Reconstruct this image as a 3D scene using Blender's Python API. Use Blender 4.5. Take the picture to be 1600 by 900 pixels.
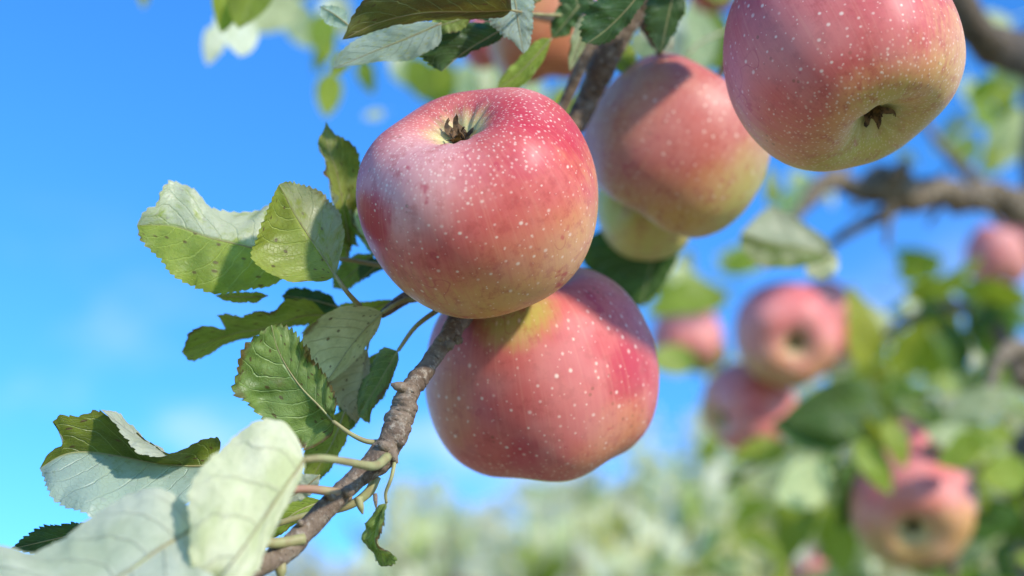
import bpy, bmesh, math, random
from mathutils import Vector, Matrix, noise
for o in list(bpy.data.objects): bpy.data.objects.remove(o)
SC = bpy.context.scene
C = SC.collection
R = math.radians

# ------------------------------------------------------------------ camera, sky, sun, exposure
PITCH = R(22)
LENS, FRAME_K = 50.0, 36.0 / 50.0
CAM = Vector((0, 0, 1.75))
FWD = Vector((0, math.cos(PITCH), math.sin(PITCH)))
UPV = Vector((0, -math.sin(PITCH), math.cos(PITCH)))
RGT = Vector((1, 0, 0))
cd = bpy.data.cameras.new('camera')
cam = bpy.data.objects.new('camera', cd); C.objects.link(cam)
cam.location = CAM; cam.rotation_euler = (math.pi / 2 + PITCH, 0, 0)
cd.lens = LENS; cd.sensor_width = 36; cd.clip_start = 0.01; cd.clip_end = 5000
cd.dof.use_dof = True; cd.dof.focus_distance = 0.440; cd.dof.aperture_fstop = 5.3
SC.camera = cam
SC.view_settings.view_transform = 'Standard'; SC.view_settings.look = 'None'
SC.view_settings.exposure = 1.14; SC.view_settings.gamma = 1
SUNV = (RGT * 0.61 + UPV * 0.65 - FWD * 0.46).normalized()     # towards the sun
w = bpy.data.worlds.new('World'); SC.world = w; w.use_nodes = True
wn = w.node_tree; bgn = wn.nodes['Background']
sky = wn.nodes.new('ShaderNodeTexSky'); sky.sky_type = 'NISHITA'; sky.sun_disc = False
sky.sun_elevation = math.asin(SUNV.z); sky.sun_rotation = math.atan2(SUNV.x, SUNV.y)
sky.air_density = 1.0; sky.dust_density = 0.0; sky.ozone_density = 10.0
hsk = wn.nodes.new('ShaderNodeHueSaturation'); hsk.inputs['Saturation'].default_value = 1.08
wn.links.new(sky.outputs[0], hsk.inputs['Color']); 
# thin fair-weather cloud low in the sky, all the way round
tcw = wn.nodes.new('ShaderNodeTexCoord'); sxw = wn.nodes.new('ShaderNodeSeparateXYZ'); wn.links.new(tcw.outputs['Generated'], sxw.inputs[0])
mpw = wn.nodes.new('ShaderNodeMapping'); mpw.inputs['Scale'].default_value = (1, 1, 2.2); mpw.inputs['Location'].default_value = (8.41, 3.29, 2.03); wn.links.new(tcw.outputs['Generated'], mpw.inputs[0])
nzw = wn.nodes.new('ShaderNodeTexNoise'); nzw.inputs['Scale'].default_value = 4.5; nzw.inputs['Detail'].default_value = 7; nzw.inputs['Roughness'].default_value = 0.55; wn.links.new(mpw.outputs[0], nzw.inputs['Vector'])
def wmr(x, a, b, lo, hi):
    o = wn.nodes.new('ShaderNodeMapRange'); o.interpolation_type = 'SMOOTHSTEP'; wn.links.new(x, o.inputs[0])
    for i, q in enumerate((a, b, lo, hi)): o.inputs[i + 1].default_value = q
    return o.outputs[0]
mw = wn.nodes.new('ShaderNodeMath'); mw.operation = 'MULTIPLY'; wn.links.new(wmr(nzw.outputs[0], 0.47, 0.70, 0, 0.75), mw.inputs[0]); wn.links.new(wmr(sxw.outputs[2], 0.44, 0.20, 0, 1), mw.inputs[1])
cw = wn.nodes.new('ShaderNodeMix'); cw.data_type = 'RGBA'; wn.links.new(mw.outputs[0], cw.inputs[0]); wn.links.new(hsk.outputs[0], cw.inputs[6]); cw.inputs[7].default_value = (3.9, 4.0, 4.1, 1)
wn.links.new(cw.outputs[2], bgn.inputs[0]); bgn.inputs[1].default_value = 0.15
sl = bpy.data.lights.new('sun', 'SUN'); sl.energy = 2.1; sl.angle = R(3.0); sl.color = (1, 0.93, 0.82)
sun = bpy.data.objects.new('sun', sl); C.objects.link(sun)
sun.rotation_euler = SUNV.to_track_quat('Z', 'Y').to_euler()
sun.location = (0, 0, 6)
SC.render.engine = 'CYCLES'
SC.cycles.use_denoising = True
SC.cycles.max_bounces = 8; SC.cycles.transmission_bounces = 4

# ------------------------------------------------------------------ helpers
def PX(d): return FRAME_K * d / 1600.0            # metres per photograph pixel at depth d
def P(px, py, d):                                 # a point at depth d in front of the camera
    k = PX(d)
    return CAM + FWD * d + RGT * ((px - 800) * k) + UPV * ((450 - py) * k)
def cdir(r, u, t): return (RGT * r + UPV * u - FWD * t).normalized()   # right, up, towards the camera

def spline(pts, n):
    """Catmull-Rom through pts (tuples / Vectors of floats), n samples, chord parametrised."""
    pts = [tuple(p) for p in pts]
    m = len(pts[0])
    if len(pts) == 2:
        return [tuple(pts[0][k] + (pts[1][k] - pts[0][k]) * i / (n - 1) for k in range(m)) for i in range(n)]
    L = [0.0]
    for a, b in zip(pts, pts[1:]):
        L.append(L[-1] + max(1e-9, math.sqrt(sum((x - y) ** 2 for x, y in zip(a[:2] if m < 3 else a[:3], b[:2] if m < 3 else b[:3])))))
    ext = [tuple(2 * pts[0][k] - pts[1][k] for k in range(m))] + pts + [tuple(2 * pts[-1][k] - pts[-2][k] for k in range(m))]
    out, j = [], 0
    for i in range(n):
        s = L[-1] * i / (n - 1)
        while j < len(L) - 2 and s > L[j + 1]: j += 1
        t = (s - L[j]) / (L[j + 1] - L[j])
        p0, p1, p2, p3 = ext[j], ext[j + 1], ext[j + 2], ext[j + 3]
        out.append(tuple(0.5 * (2 * p1[k] + (p2[k] - p0[k]) * t + (2 * p0[k] - 5 * p1[k] + 4 * p2[k] - p3[k]) * t * t
                                + (3 * p1[k] - p0[k] - 3 * p2[k] + p3[k]) * t ** 3) for k in range(m)))
    return out

def link(name, me, parent=None, mat=None, smooth=True):
    o = bpy.data.objects.new(name, me); C.objects.link(o)
    if parent: o.parent = parent
    if mat is not None: me.materials.append(mat)
    if smooth: me.polygons.foreach_set('use_smooth', [True] * len(me.polygons))
    return o
def mesh(name, v, f, uvs=None):
    me = bpy.data.meshes.new(name); me.from_pydata([tuple(p) for p in v], [], f); me.update()
    if uvs:
        l = me.uv_layers.new(name='UVMap')
        for poly in me.polygons:
            for li in poly.loop_indices: l.data[li].uv = uvs[me.loops[li].vertex_index]
    return me
def thing(name, label, cat, loc=(0, 0, 0), group=None):
    o = bpy.data.objects.new(name, None); C.objects.link(o); o.location = loc
    o.empty_display_size = 0.02
    o['label'] = label; o['category'] = cat
    if group: o['group'] = group
    return o
def setp(o, **k):
    for a, b in k.items(): o[a] = b
    return o

def tube_geo(path, sides=12, bump=0.0, bscale=120, rings=None, cap=True):
    """path: list of (x,y,z,r) densely sampled. Returns verts, faces, uvs."""
    v, f, uv = [], [], []
    n = len(path); prev = None; dist = 0
    for i, p in enumerate(path):
        q = Vector(p[:3])
        a = Vector(path[max(0, i - 1)][:3]); b = Vector(path[min(n - 1, i + 1)][:3])
        t = (b - a).normalized()
        if prev is None:
            x = t.orthogonal().normalized()
        else:
            x = (prev - t * prev.dot(t)).normalized()
        prev = x; y = t.cross(x)
        if i: dist += (q - Vector(path[i - 1][:3])).length
        for k in range(sides):
            th = 2 * math.pi * k / sides
            dvec = x * math.cos(th) + y * math.sin(th)
            r = p[3]
            if bump:
                r *= 1 + bump * noise.noise((q + dvec * r) * bscale) + bump * 0.5 * noise.noise((q + dvec * r) * bscale * 2.7)
            if rings: r *= 1 + rings(i / (n - 1), th)
            v.append(q + dvec * r); uv.append((k / sides, dist))
    for i in range(n - 1):
        for k in range(sides):
            k2 = (k + 1) % sides
            f.append((i * sides + k, i * sides + k2, (i + 1) * sides + k2, (i + 1) * sides + k))
    if cap:
        f.append(tuple(range(sides - 1, -1, -1))); f.append(tuple(range((n - 1) * sides, n * sides)))
    return v, f, uv
def px_path(pts, n):
    """pts: (px,py,d,r_px) -> dense (x,y,z,r) path"""
    w3 = [tuple(P(a, b, d)) + (r * PX(d),) for a, b, d, r in pts]
    return spline(w3, n)
def px_tube(name, pts, parent, mat, n=24, sides=10, **k):
    v, f, uv = tube_geo(px_path(pts, n), sides, **k)
    return link(name, mesh(name, v, f, uv), parent, mat)

# ------------------------------------------------------------------ node helpers
class NT:
    def __init__(s, name):
        s.m = bpy.data.materials.new(name); s.m.use_nodes = True
        s.t = s.m.node_tree; s.b = s.t.nodes['Principled BSDF']; s.out = s.t.nodes['Material Output']
    def n(s, typ, **k):
        o = s.t.nodes.new('ShaderNode' + typ)
        for a, b in k.items(): setattr(o, a, b)
        return o
    def lk(s, a, b): s.t.links.new(a, b)
    def put(s, sock, v):
        if hasattr(v, 'is_output') or isinstance(v, bpy.types.NodeSocket): s.lk(v, sock)
        else: sock.default_value = v
    def math(s, op, a, b=None, c=None, clamp=False):
        o = s.n('Math', operation=op); o.use_clamp = clamp
        for i, x in enumerate((a, b, c)):
            if x is not None: s.put(o.inputs[i], x)
        return o.outputs[0]
    def ramp(s, x, a, b, lo=0.0, hi=1.0):
        o = s.n('MapRange', interpolation_type='SMOOTHSTEP')
        s.put(o.inputs[0], x)
        for i, q in enumerate((a, b, lo, hi)): s.put(o.inputs[i + 1], q)
        return o.outputs[0]
    def mix(s, fac, a, b):
        o = s.n('Mix', data_type='RGBA')
        s.put(o.inputs[0], fac)
        s.put(o.inputs[6], (*a, 1) if isinstance(a, tuple) else a)
        s.put(o.inputs[7], (*b, 1) if isinstance(b, tuple) else b)
        return o.outputs[2]
    def noise(s, vec, scale, detail=3, rough=0.55, dim='3D', w=None):
        o = s.n('TexNoise', noise_dimensions=dim)
        if vec is not None: s.lk(vec, o.inputs['Vector'])
        o.inputs['Scale'].default_value = scale; o.inputs['Detail'].default_value = detail; o.inputs['Roughness'].default_value = rough
        return o.outputs[0]
    def vmath(s, op, a, b=None):
        o = s.n('VectorMath', operation=op)
        s.put(o.inputs[0], a)
        if b is not None: s.put(o.inputs[1], b)
        return o
    def bump(s, h, strength=0.4, dist=0.001):
        o = s.n('Bump'); o.inputs['Strength'].default_value = strength; o.inputs['Distance'].default_value = dist
        s.lk(h, o.inputs['Height']); return o.outputs[0]

def leaf_mat(name, top, top2, under, under2, trans=0.32, tcol=None, veins=8.5, brown=0.0, vein_l=0.5, spots=0.0, gloss=0.42, dust=None, sheen_col=(0.52, 0.52, 0.42), sheen_lo=0.5):  # dust: which half gets the painted sheen
    N = NT(name)
    uv = N.n('UVMap').outputs[0]
    oi = N.n('ObjectInfo').outputs['Random']
    sx = N.n('SeparateXYZ'); N.lk(uv, sx.inputs[0]); u, v = sx.outputs[0], sx.outputs[1]
    s_ = N.math('ABSOLUTE', N.math('SUBTRACT', N.math('MULTIPLY', u, 2.0), 1.0))
    off = N.n('CombineXYZ'); N.lk(N.math('MULTIPLY', oi, 31.7), off.inputs[2])
    uvo = N.vmath('ADD', uv, off.outputs[0]).outputs[0]
    n1 = N.noise(uvo, 3.0, 4, 0.6); n2 = N.noise(uvo, 22.0, 3, 0.6)
    # side veins leave the midrib and run forward
    side = N.math('GREATER_THAN', u, 0.5)
    ph = N.math('ADD', N.math('MULTIPLY', N.math('SUBTRACT', v, N.math('MULTIPLY', N.math('POWER', s_, 1.25), 0.30)), veins), N.math('MULTIPLY', n1, 0.9))
    ph = N.math('ADD', ph, N.math('MULTIPLY', side, 0.45))
    tri = N.math('MULTIPLY', N.math('ABSOLUTE', N.math('SUBTRACT', N.math('FRACT', ph), 0.5)), 2.0)
    lat = N.math('MULTIPLY', N.ramp(tri, 0.86, 1.0), N.ramp(s_, 1.0, 0.7))
    mid = N.ramp(s_, 0.05, 0.0)
    vo = N.n('TexVoronoi', feature='DISTANCE_TO_EDGE', voronoi_dimensions='2D'); N.lk(uvo, vo.inputs['Vector']); vo.inputs['Scale'].default_value = 30
    ret = N.ramp(vo.outputs['Distance'], 0.07, 0.0)
    vm = N.math('MAXIMUM', N.math('MAXIMUM', lat, mid), N.math('MULTIPLY', ret, 0.28))
    ct = N.mix(N.ramp(n1, 0.35, 0.65), top, top2)
    ct = N.mix(N.math('MULTIPLY', N.ramp(n2, 0.5, 0.75), 0.35), ct, tuple(c * 0.6 for c in top2))
    ct = N.mix(N.math('MULTIPLY', vm, vein_l), ct, tuple(min(1, c * 1.5 + 0.10) for c in top))
    cu = N.mix(N.ramp(n1, 0.35, 0.65), under, under2)
    cu = N.mix(N.math('MULTIPLY', N.ramp(n2, 0.45, 0.75), 0.3), cu, tuple(c * 0.7 for c in under2))
    cu = N.mix(N.math('MULTIPLY', vm, 0.45), cu, tuple(c * 0.6 for c in under))
    bf = N.n('NewGeometry').outputs['Backfacing']
    col = N.mix(bf, ct, cu)
    if brown:
        bm = N.math('ADD', N.math('MULTIPLY', s_, 0.55), N.math('MULTIPLY', n1, 0.8))
        col = N.mix(N.math('MULTIPLY', N.ramp(bm, 1.0 - 0.22 * brown, 1.12 - 0.22 * brown), 0.85), col, (0.15, 0.085, 0.03))
        v4 = N.n('TexVoronoi', voronoi_dimensions='2D'); N.lk(uvo, v4.inputs['Vector']); v4.inputs['Scale'].default_value = 5.5
        col = N.mix(N.math('MULTIPLY', N.ramp(v4.outputs['Distance'], 0.10, 0.06), 0.8), col, (0.10, 0.055, 0.02))
        col = N.mix(N.math('MULTIPLY', N.ramp(N.noise(uvo, 7.0, 4, 0.7), 0.60, 0.68), 0.55 * brown), col, (0.16, 0.10, 0.045))
    if spots:
        v2 = N.n('TexVoronoi', voronoi_dimensions='2D'); N.lk(uvo, v2.inputs['Vector']); v2.inputs['Scale'].default_value = 9
        col = N.mix(N.math('MULTIPLY', N.ramp(v2.outputs['Distance'], 0.22, 0.1), spots), col, (0.45, 0.48, 0.12))
    if dust:  # sun and sky sheen painted into one half, broken up like dust
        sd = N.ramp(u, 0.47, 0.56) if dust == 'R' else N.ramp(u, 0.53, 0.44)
        sheen_m = N.math('MULTIPLY', sd, N.ramp(N.math('ADD', N.noise(uvo, 5.0, 5, 0.7), N.math('MULTIPLY', n2, 0.35)), sheen_lo, sheen_lo + 0.30))
        col = N.mix(N.math('MULTIPLY', sheen_m, 0.75), col, sheen_col)
    hs = N.n('HueSaturation'); N.lk(col, hs.inputs['Color'])
    N.lk(N.math('ADD', N.math('MULTIPLY', oi, 0.03), 0.485), hs.inputs['Hue'])
    N.lk(N.math('ADD', N.math('MULTIPLY', N.math('FRACT', N.math('MULTIPLY', oi, 7.31)), 0.3), 0.85), hs.inputs['Value'])
    col = hs.outputs[0]
    N.lk(col, N.b.inputs['Base Color'])
    N.lk(N.math('ADD', N.math('MULTIPLY', bf, 0.3), gloss), N.b.inputs['Roughness'])
    N.b.inputs['Specular IOR Level'].default_value = 0.45
    h = N.math('ADD', N.math('MULTIPLY', vm, -1.0), N.math('MULTIPLY', n2, 0.5))
    nb = N.bump(h, 0.55, 0.0007)
    N.lk(nb, N.b.inputs['Normal'])
    tr = N.n('BsdfTranslucent'); N.lk(nb, tr.inputs['Normal'])
    tc = N.n('Mix', data_type='RGBA', blend_type='MULTIPLY'); tc.inputs[0].default_value = 1.0
    N.lk(col, tc.inputs[6]); tc.inputs[7].default_value = (*(tcol or (1.5, 1.6, 0.6)), 1)
    N.lk(tc.outputs[2], tr.inputs['Color'])
    ms = N.n('MixShader'); ms.inputs[0].default_value = trans
    N.lk(N.b.outputs[0], ms.inputs[1]); N.lk(tr.outputs[0], ms.inputs[2]); N.lk(ms.outputs[0], N.out.inputs[0])
    return N.m

def bark_mat(name, a, b, c, scale=1.0):
    N = NT(name)
    g = N.n('TexCoord').outputs['Object']
    n1 = N.noise(g, 90 * scale, 5, 0.65); n2 = N.noise(g, 420 * scale, 4, 0.7)
    vo = N.n('TexVoronoi'); N.lk(g, vo.inputs['Vector']); vo.inputs['Scale'].default_value = 380 * scale
    col = N.mix(N.ramp(n1, 0.35, 0.65), a, b)
    col = N.mix(N.math('MULTIPLY', N.ramp(n2, 0.52, 0.68), 0.8), col, c)
    col = N.mix(N.math('MULTIPLY', N.ramp(vo.outputs['Distance'], 0.22, 0.10), 0.5), col, tuple(min(1, q * 1.5) for q in a))
    uvn = N.n('UVMap').outputs[0]
    ring = N.noise(N.vmath('MULTIPLY', uvn, (4, 420 * scale, 1)).outputs[0], 1.0, 4, 0.65)
    crk = N.ramp(ring, 0.58, 0.68)
    col = N.mix(N.math('MULTIPLY', crk, 0.7), col, tuple(q * 0.35 for q in b))
    N.lk(col, N.b.inputs['Base Color']); N.b.inputs['Roughness'].default_value = 0.8
    N.lk(N.bump(N.math('SUBTRACT', N.math('ADD', n1, n2), crk), 0.8, 0.001 / scale), N.b.inputs['Normal'])
    return N.m

def plain_mat(name, a, b, rough=0.6, scale=200, spec=0.4):
    N = NT(name)
    g = N.n('TexCoord').outputs['Object']
    n1 = N.noise(g, scale, 4, 0.6)
    N.lk(N.mix(N.ramp(n1, 0.35, 0.65), a, b), N.b.inputs['Base Color'])
    N.b.inputs['Roughness'].default_value = rough; N.b.inputs['Specular IOR Level'].default_value = spec
    N.lk(N.bump(n1, 0.3, 0.0005), N.b.inputs['Normal'])
    return N.m

def apple_mat(name, seed, cheek, bias, pink=(0.66, 0.14, 0.115), red=(0.52, 0.028, 0.04), ground=(0.70, 0.42, 0.14), green=(0.56, 0.46, 0.10),
              bloom=0.3, dots=1.0, bowl=1.0, rednoise=0.0, streak=0.25, spots=()):
    """blush on the side that faces `cheek` (in the apple's own axes), bias shifts how much of the skin is blushed"""
    N = NT(name)
    tcd = N.n('TexCoord').outputs['Object']
    off = N.vmath('ADD', tcd, (seed * 1.37, seed * 0.71, seed * 2.13)).outputs[0]
    uv = N.n('UVMap').outputs[0]
    sx = N.n('SeparateXYZ'); N.lk(uv, sx.inputs[0]); v = sx.outputs[1]
    so = N.n('SeparateXYZ'); N.lk(tcd, so.inputs[0])
    nrm = N.vmath('NORMALIZE', tcd).outputs[0]
    dt = N.vmath('DOT_PRODUCT', nrm, tuple(Vector(cheek).normalized())).outputs['Value']
    big = N.noise(off, 26, 3, 0.55); med = N.noise(off, 75, 4, 0.6); fine = N.noise(off, 420, 3, 0.7)
    # streaks run from stem to eye
    st = N.n('CombineXYZ')
    xy = N.vmath('NORMALIZE', N.vmath('MULTIPLY', tcd, (1, 1, 0)).outputs[0]).outputs[0]
    sv = N.vmath('ADD', N.vmath('MULTIPLY', xy, (9, 9, 9)).outputs[0], N.vmath('MULTIPLY', nrm, (2.5, 2.5, 2.5)).outputs[0]).outputs[0]
    N.lk(N.math('MULTIPLY', v, 1.6), st.inputs[2])
    sv = N.vmath('ADD', sv, st.outputs[0]).outputs[0]
    sv = N.vmath('ADD', sv, (seed * 3.1, seed, 0)).outputs[0]
    streakn = N.noise(sv, 1.6, 4, 0.65)
    bl = N.math('ADD', N.math('MULTIPLY', dt, 0.5), N.math('ADD', bias, N.math('MULTIPLY', N.math('SUBTRACT', big, 0.5), 0.9)))
    bl = N.math('ADD', bl, N.math('MULTIPLY', N.math('SUBTRACT', streakn, 0.5), streak * 2))
    bl = N.math('ADD', bl, N.math('MULTIPLY', N.math('SUBTRACT', fine, 0.5), 0.22))
    blush = N.ramp(bl, -0.15, 0.42)
    gr = N.mix(N.ramp(big, 0.35, 0.62), ground, green)
    rd = N.math('ADD', N.math('ADD', N.math('MULTIPLY', med, 0.6), N.math('MULTIPLY', big, 0.6)), N.math('ADD', N.math('MULTIPLY', dt, 0.14), N.math('MULTIPLY', streakn, 0.25)))
    rdm = N.ramp(rd, 0.76 - rednoise, 1.02 - rednoise)
    skin = N.mix(N.math('MULTIPLY', rdm, 0.85), pink, red)
    skin = N.mix(N.math('MULTIPLY', N.ramp(fine, 0.35, 0.7), 0.5), skin, tuple(c * q for c, q in zip(pink, (0.86, 0.6, 0.62))))
    col = N.mix(blush, gr, skin)
    wob = N.math('ADD', N.math('MULTIPLY', N.math('SUBTRACT', med, 0.5), 0.22), N.math('MULTIPLY', N.math('SUBTRACT', streakn, 0.5), 0.14))
    for dv, ang, soft, amt, cc in spots:
        ds = N.math('ADD', N.vmath('DOT_PRODUCT', nrm, tuple(Vector(dv).normalized())).outputs['Value'], N.math('MULTIPLY', wob, min(1.0, ang / 28.0)))
        col = N.mix(N.math('MULTIPLY', N.ramp(ds, math.cos(R(ang + soft)), math.cos(R(max(0, ang - soft)))), amt), col, cc)
    fs = N.vmath('ADD', N.vmath('MULTIPLY', xy, (38, 38, 38)).outputs[0], N.vmath('MULTIPLY', st.outputs[0], (1, 1, 1.6)).outputs[0]).outputs[0]
    fst = N.noise(fs, 1.0, 3, 0.6)
    col = N.mix(N.math('MULTIPLY', N.math('MULTIPLY', N.ramp(fst, 0.50, 0.72), blush), 0.22), col, red)
    col = N.mix(N.math('MULTIPLY', N.math('MULTIPLY', N.ramp(fst, 0.46, 0.30), blush), 0.14), col, (0.80, 0.42, 0.26))
    mott = N.noise(off, 190, 4, 0.75)
    col = N.mix(N.math('MULTIPLY', N.ramp(mott, 0.48, 0.68), 0.5), col, (0.45, 0.06, 0.05))
    # waxy bloom, rubbed off in places
    blm = N.math('MULTIPLY', N.ramp(N.noise(off, 38, 3, 0.5), 0.35, 0.7), bloom)
    col = N.mix(blm, col, (0.78, 0.42, 0.36))
    # water-mark rims: thin iso lines of a noise, only in patches
    iso = N.math('ABSOLUTE', N.math('SUBTRACT', N.noise(off, 105, 1, 0.4), 0.62))
    rim = N.math('MULTIPLY', N.ramp(iso, 0.022, 0.006), N.ramp(N.noise(off, 34, 1, 0.5), 0.54, 0.62))
    col = N.mix(N.math('MULTIPLY', rim, 0.35), col, (0.46, 0.03, 0.07))
    patch = N.math('MULTIPLY', N.ramp(N.noise(off, 90, 3, 0.6), 0.64, 0.70), N.ramp(big, 0.45, 0.55))
    col = N.mix(N.math('MULTIPLY', patch, 0.6), col, (0.50, 0.03, 0.06))
    # eye bowl and stem bowl
    eb = N.ramp(N.math('ADD', v, N.math('MULTIPLY', N.math('SUBTRACT', streakn, 0.5), 0.10)), 0.875, 0.955)
    col = N.mix(N.math('MULTIPLY', eb, bowl), col, (0.58, 0.50, 0.20))
    sb = N.ramp(N.math('ADD', v, N.math('MULTIPLY', N.math('SUBTRACT', streakn, 0.5), 0.12)), 0.20, 0.08)
    col = N.mix(N.math('MULTIPLY', sb, 0.8), col, (0.50, 0.43, 0.10))
    # lenticels, crowded and drawn out towards the eye because the cells follow the meridians
    sc = N.n('CombineXYZ'); N.lk(N.math('MULTIPLY', sx.outputs[0], 50), sc.inputs[0])
    N.lk(N.math('ADD', N.math('MULTIPLY', v, 17), N.math('MULTIPLY', N.math('POWER', v, 3.0), 13)), sc.inputs[1])
    def dot(add, r0, r1, thr):
        a = N.vmath('ADD', sc.outputs[0], (add + seed, add * 1.7, 0)).outputs[0]
        vo = N.n('TexVoronoi', voronoi_dimensions='2D'); N.lk(a, vo.inputs['Vector']); vo.inputs['Scale'].default_value = 1.0
        vo.inputs['Randomness'].default_value = 0.9
        sc3 = N.n('SeparateColor'); N.lk(vo.outputs['Color'], sc3.inputs[0])
        k = sc3.outputs[0]
        rad = N.math('ADD', N.math('MULTIPLY', N.math('POWER', k, 2.0), r1), r0)
        keep = N.math('GREATER_THAN', sc3.outputs[1], thr)
        e = N.math('DIVIDE', vo.outputs['Distance'], rad)
        return N.math('MULTIPLY', N.ramp(e, 1.0, 0.25), N.math('MULTIPLY', keep, N.math('ADD', N.math('MULTIPLY', sc3.outputs[2], 0.5), 0.5))), e
    d1, c1 = dot(0.0, 0.06, 0.15, 0.2)
    fade = N.ramp(v, 0.05, 0.35)
    sc2 = N.vmath('MULTIPLY', sc.outputs[0], (1.5, 1.1, 1)).outputs[0]
    v5 = N.n('TexVoronoi', voronoi_dimensions='2D'); N.lk(sc2, v5.inputs['Vector']); v5.inputs['Scale'].default_value = 1.0
    d5 = N.math('MULTIPLY', N.ramp(v5.outputs['Distance'], 0.20, 0.06), N.math('MULTIPLY', N.ramp(v, 0.62, 0.80), N.ramp(v, 0.97, 0.90)))
    d2, c2 = dot(7.3, 0.05, 0.10, 0.25)
    d1 = N.math('MAXIMUM', N.math('MAXIMUM', d1, N.math('MULTIPLY', d2, 0.8)), N.math('MULTIPLY', d5, 0.75))
    dd = N.math('MULTIPLY', N.math('MULTIPLY', d1, fade), 0.80 * dots)
    col = N.mix(dd, col, (0.93, 0.74, 0.58))
    # russet specks in the bowl
    v3 = N.n('TexVoronoi'); N.lk(off, v3.inputs['Vector']); v3.inputs['Scale'].default_value = 330
    rs = N.math('MULTIPLY', N.ramp(v3.outputs['Distance'], 0.26, 0.14), N.ramp(N.noise(off, 60, 2, 0.5), 0.60, 0.68))
    col = N.mix(N.math('MULTIPLY', rs, 0.45), col, (0.16, 0.09, 0.03))
    N.lk(col, N.b.inputs['Base Color'])
    N.lk(N.math('ADD', N.math('MULTIPLY', blm, 0.35), N.math('ADD', N.math('MULTIPLY', med, 0.22), 0.34)), N.b.inputs['Roughness'])
    N.b.inputs['Specular IOR Level'].default_value = 0.42
    N.b.inputs['Subsurface Weight'].default_value = 0.12
    N.b.inputs['Subsurface Radius'].default_value = (0.006, 0.0025, 0.0015)
    N.b.inputs['Subsurface Scale'].default_value = 1.0
    h = N.math('ADD', N.math('MULTIPLY', med, 0.6), N.math('ADD', N.math('MULTIPLY', fine, 0.12), N.math('MULTIPLY', d1, 0.15)))
    N.lk(N.bump(h, 0.25, 0.0008), N.b.inputs['Normal'])
    return N.m

# ------------------------------------------------------------------ apples
PROFILE = [(0.0, 0.44), (0.05, 0.45), (0.12, 0.54), (0.23, 0.685), (0.40, 0.80), (0.59, 0.79), (0.78, 0.645), (0.92, 0.39), (0.995, 0.05),
           (0.98, -0.26), (0.885, -0.53), (0.725, -0.715), (0.57, -0.795), (0.44, -0.812), (0.32, -0.785), (0.22, -0.725), (0.14, -0.66), (0.08, -0.615), (0.0, -0.605)]
sepal_mat = plain_mat('dried_sepal', (0.20, 0.11, 0.045), (0.05, 0.03, 0.014), 0.8, 500)
eye_mat = plain_mat('dark_eye', (0.03, 0.02, 0.01), (0.015, 0.01, 0.006), 0.9, 500)
stalk_mat = plain_mat('apple_stalk_skin', (0.16, 0.10, 0.05), (0.09, 0.055, 0.025), 0.7, 500)

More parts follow.
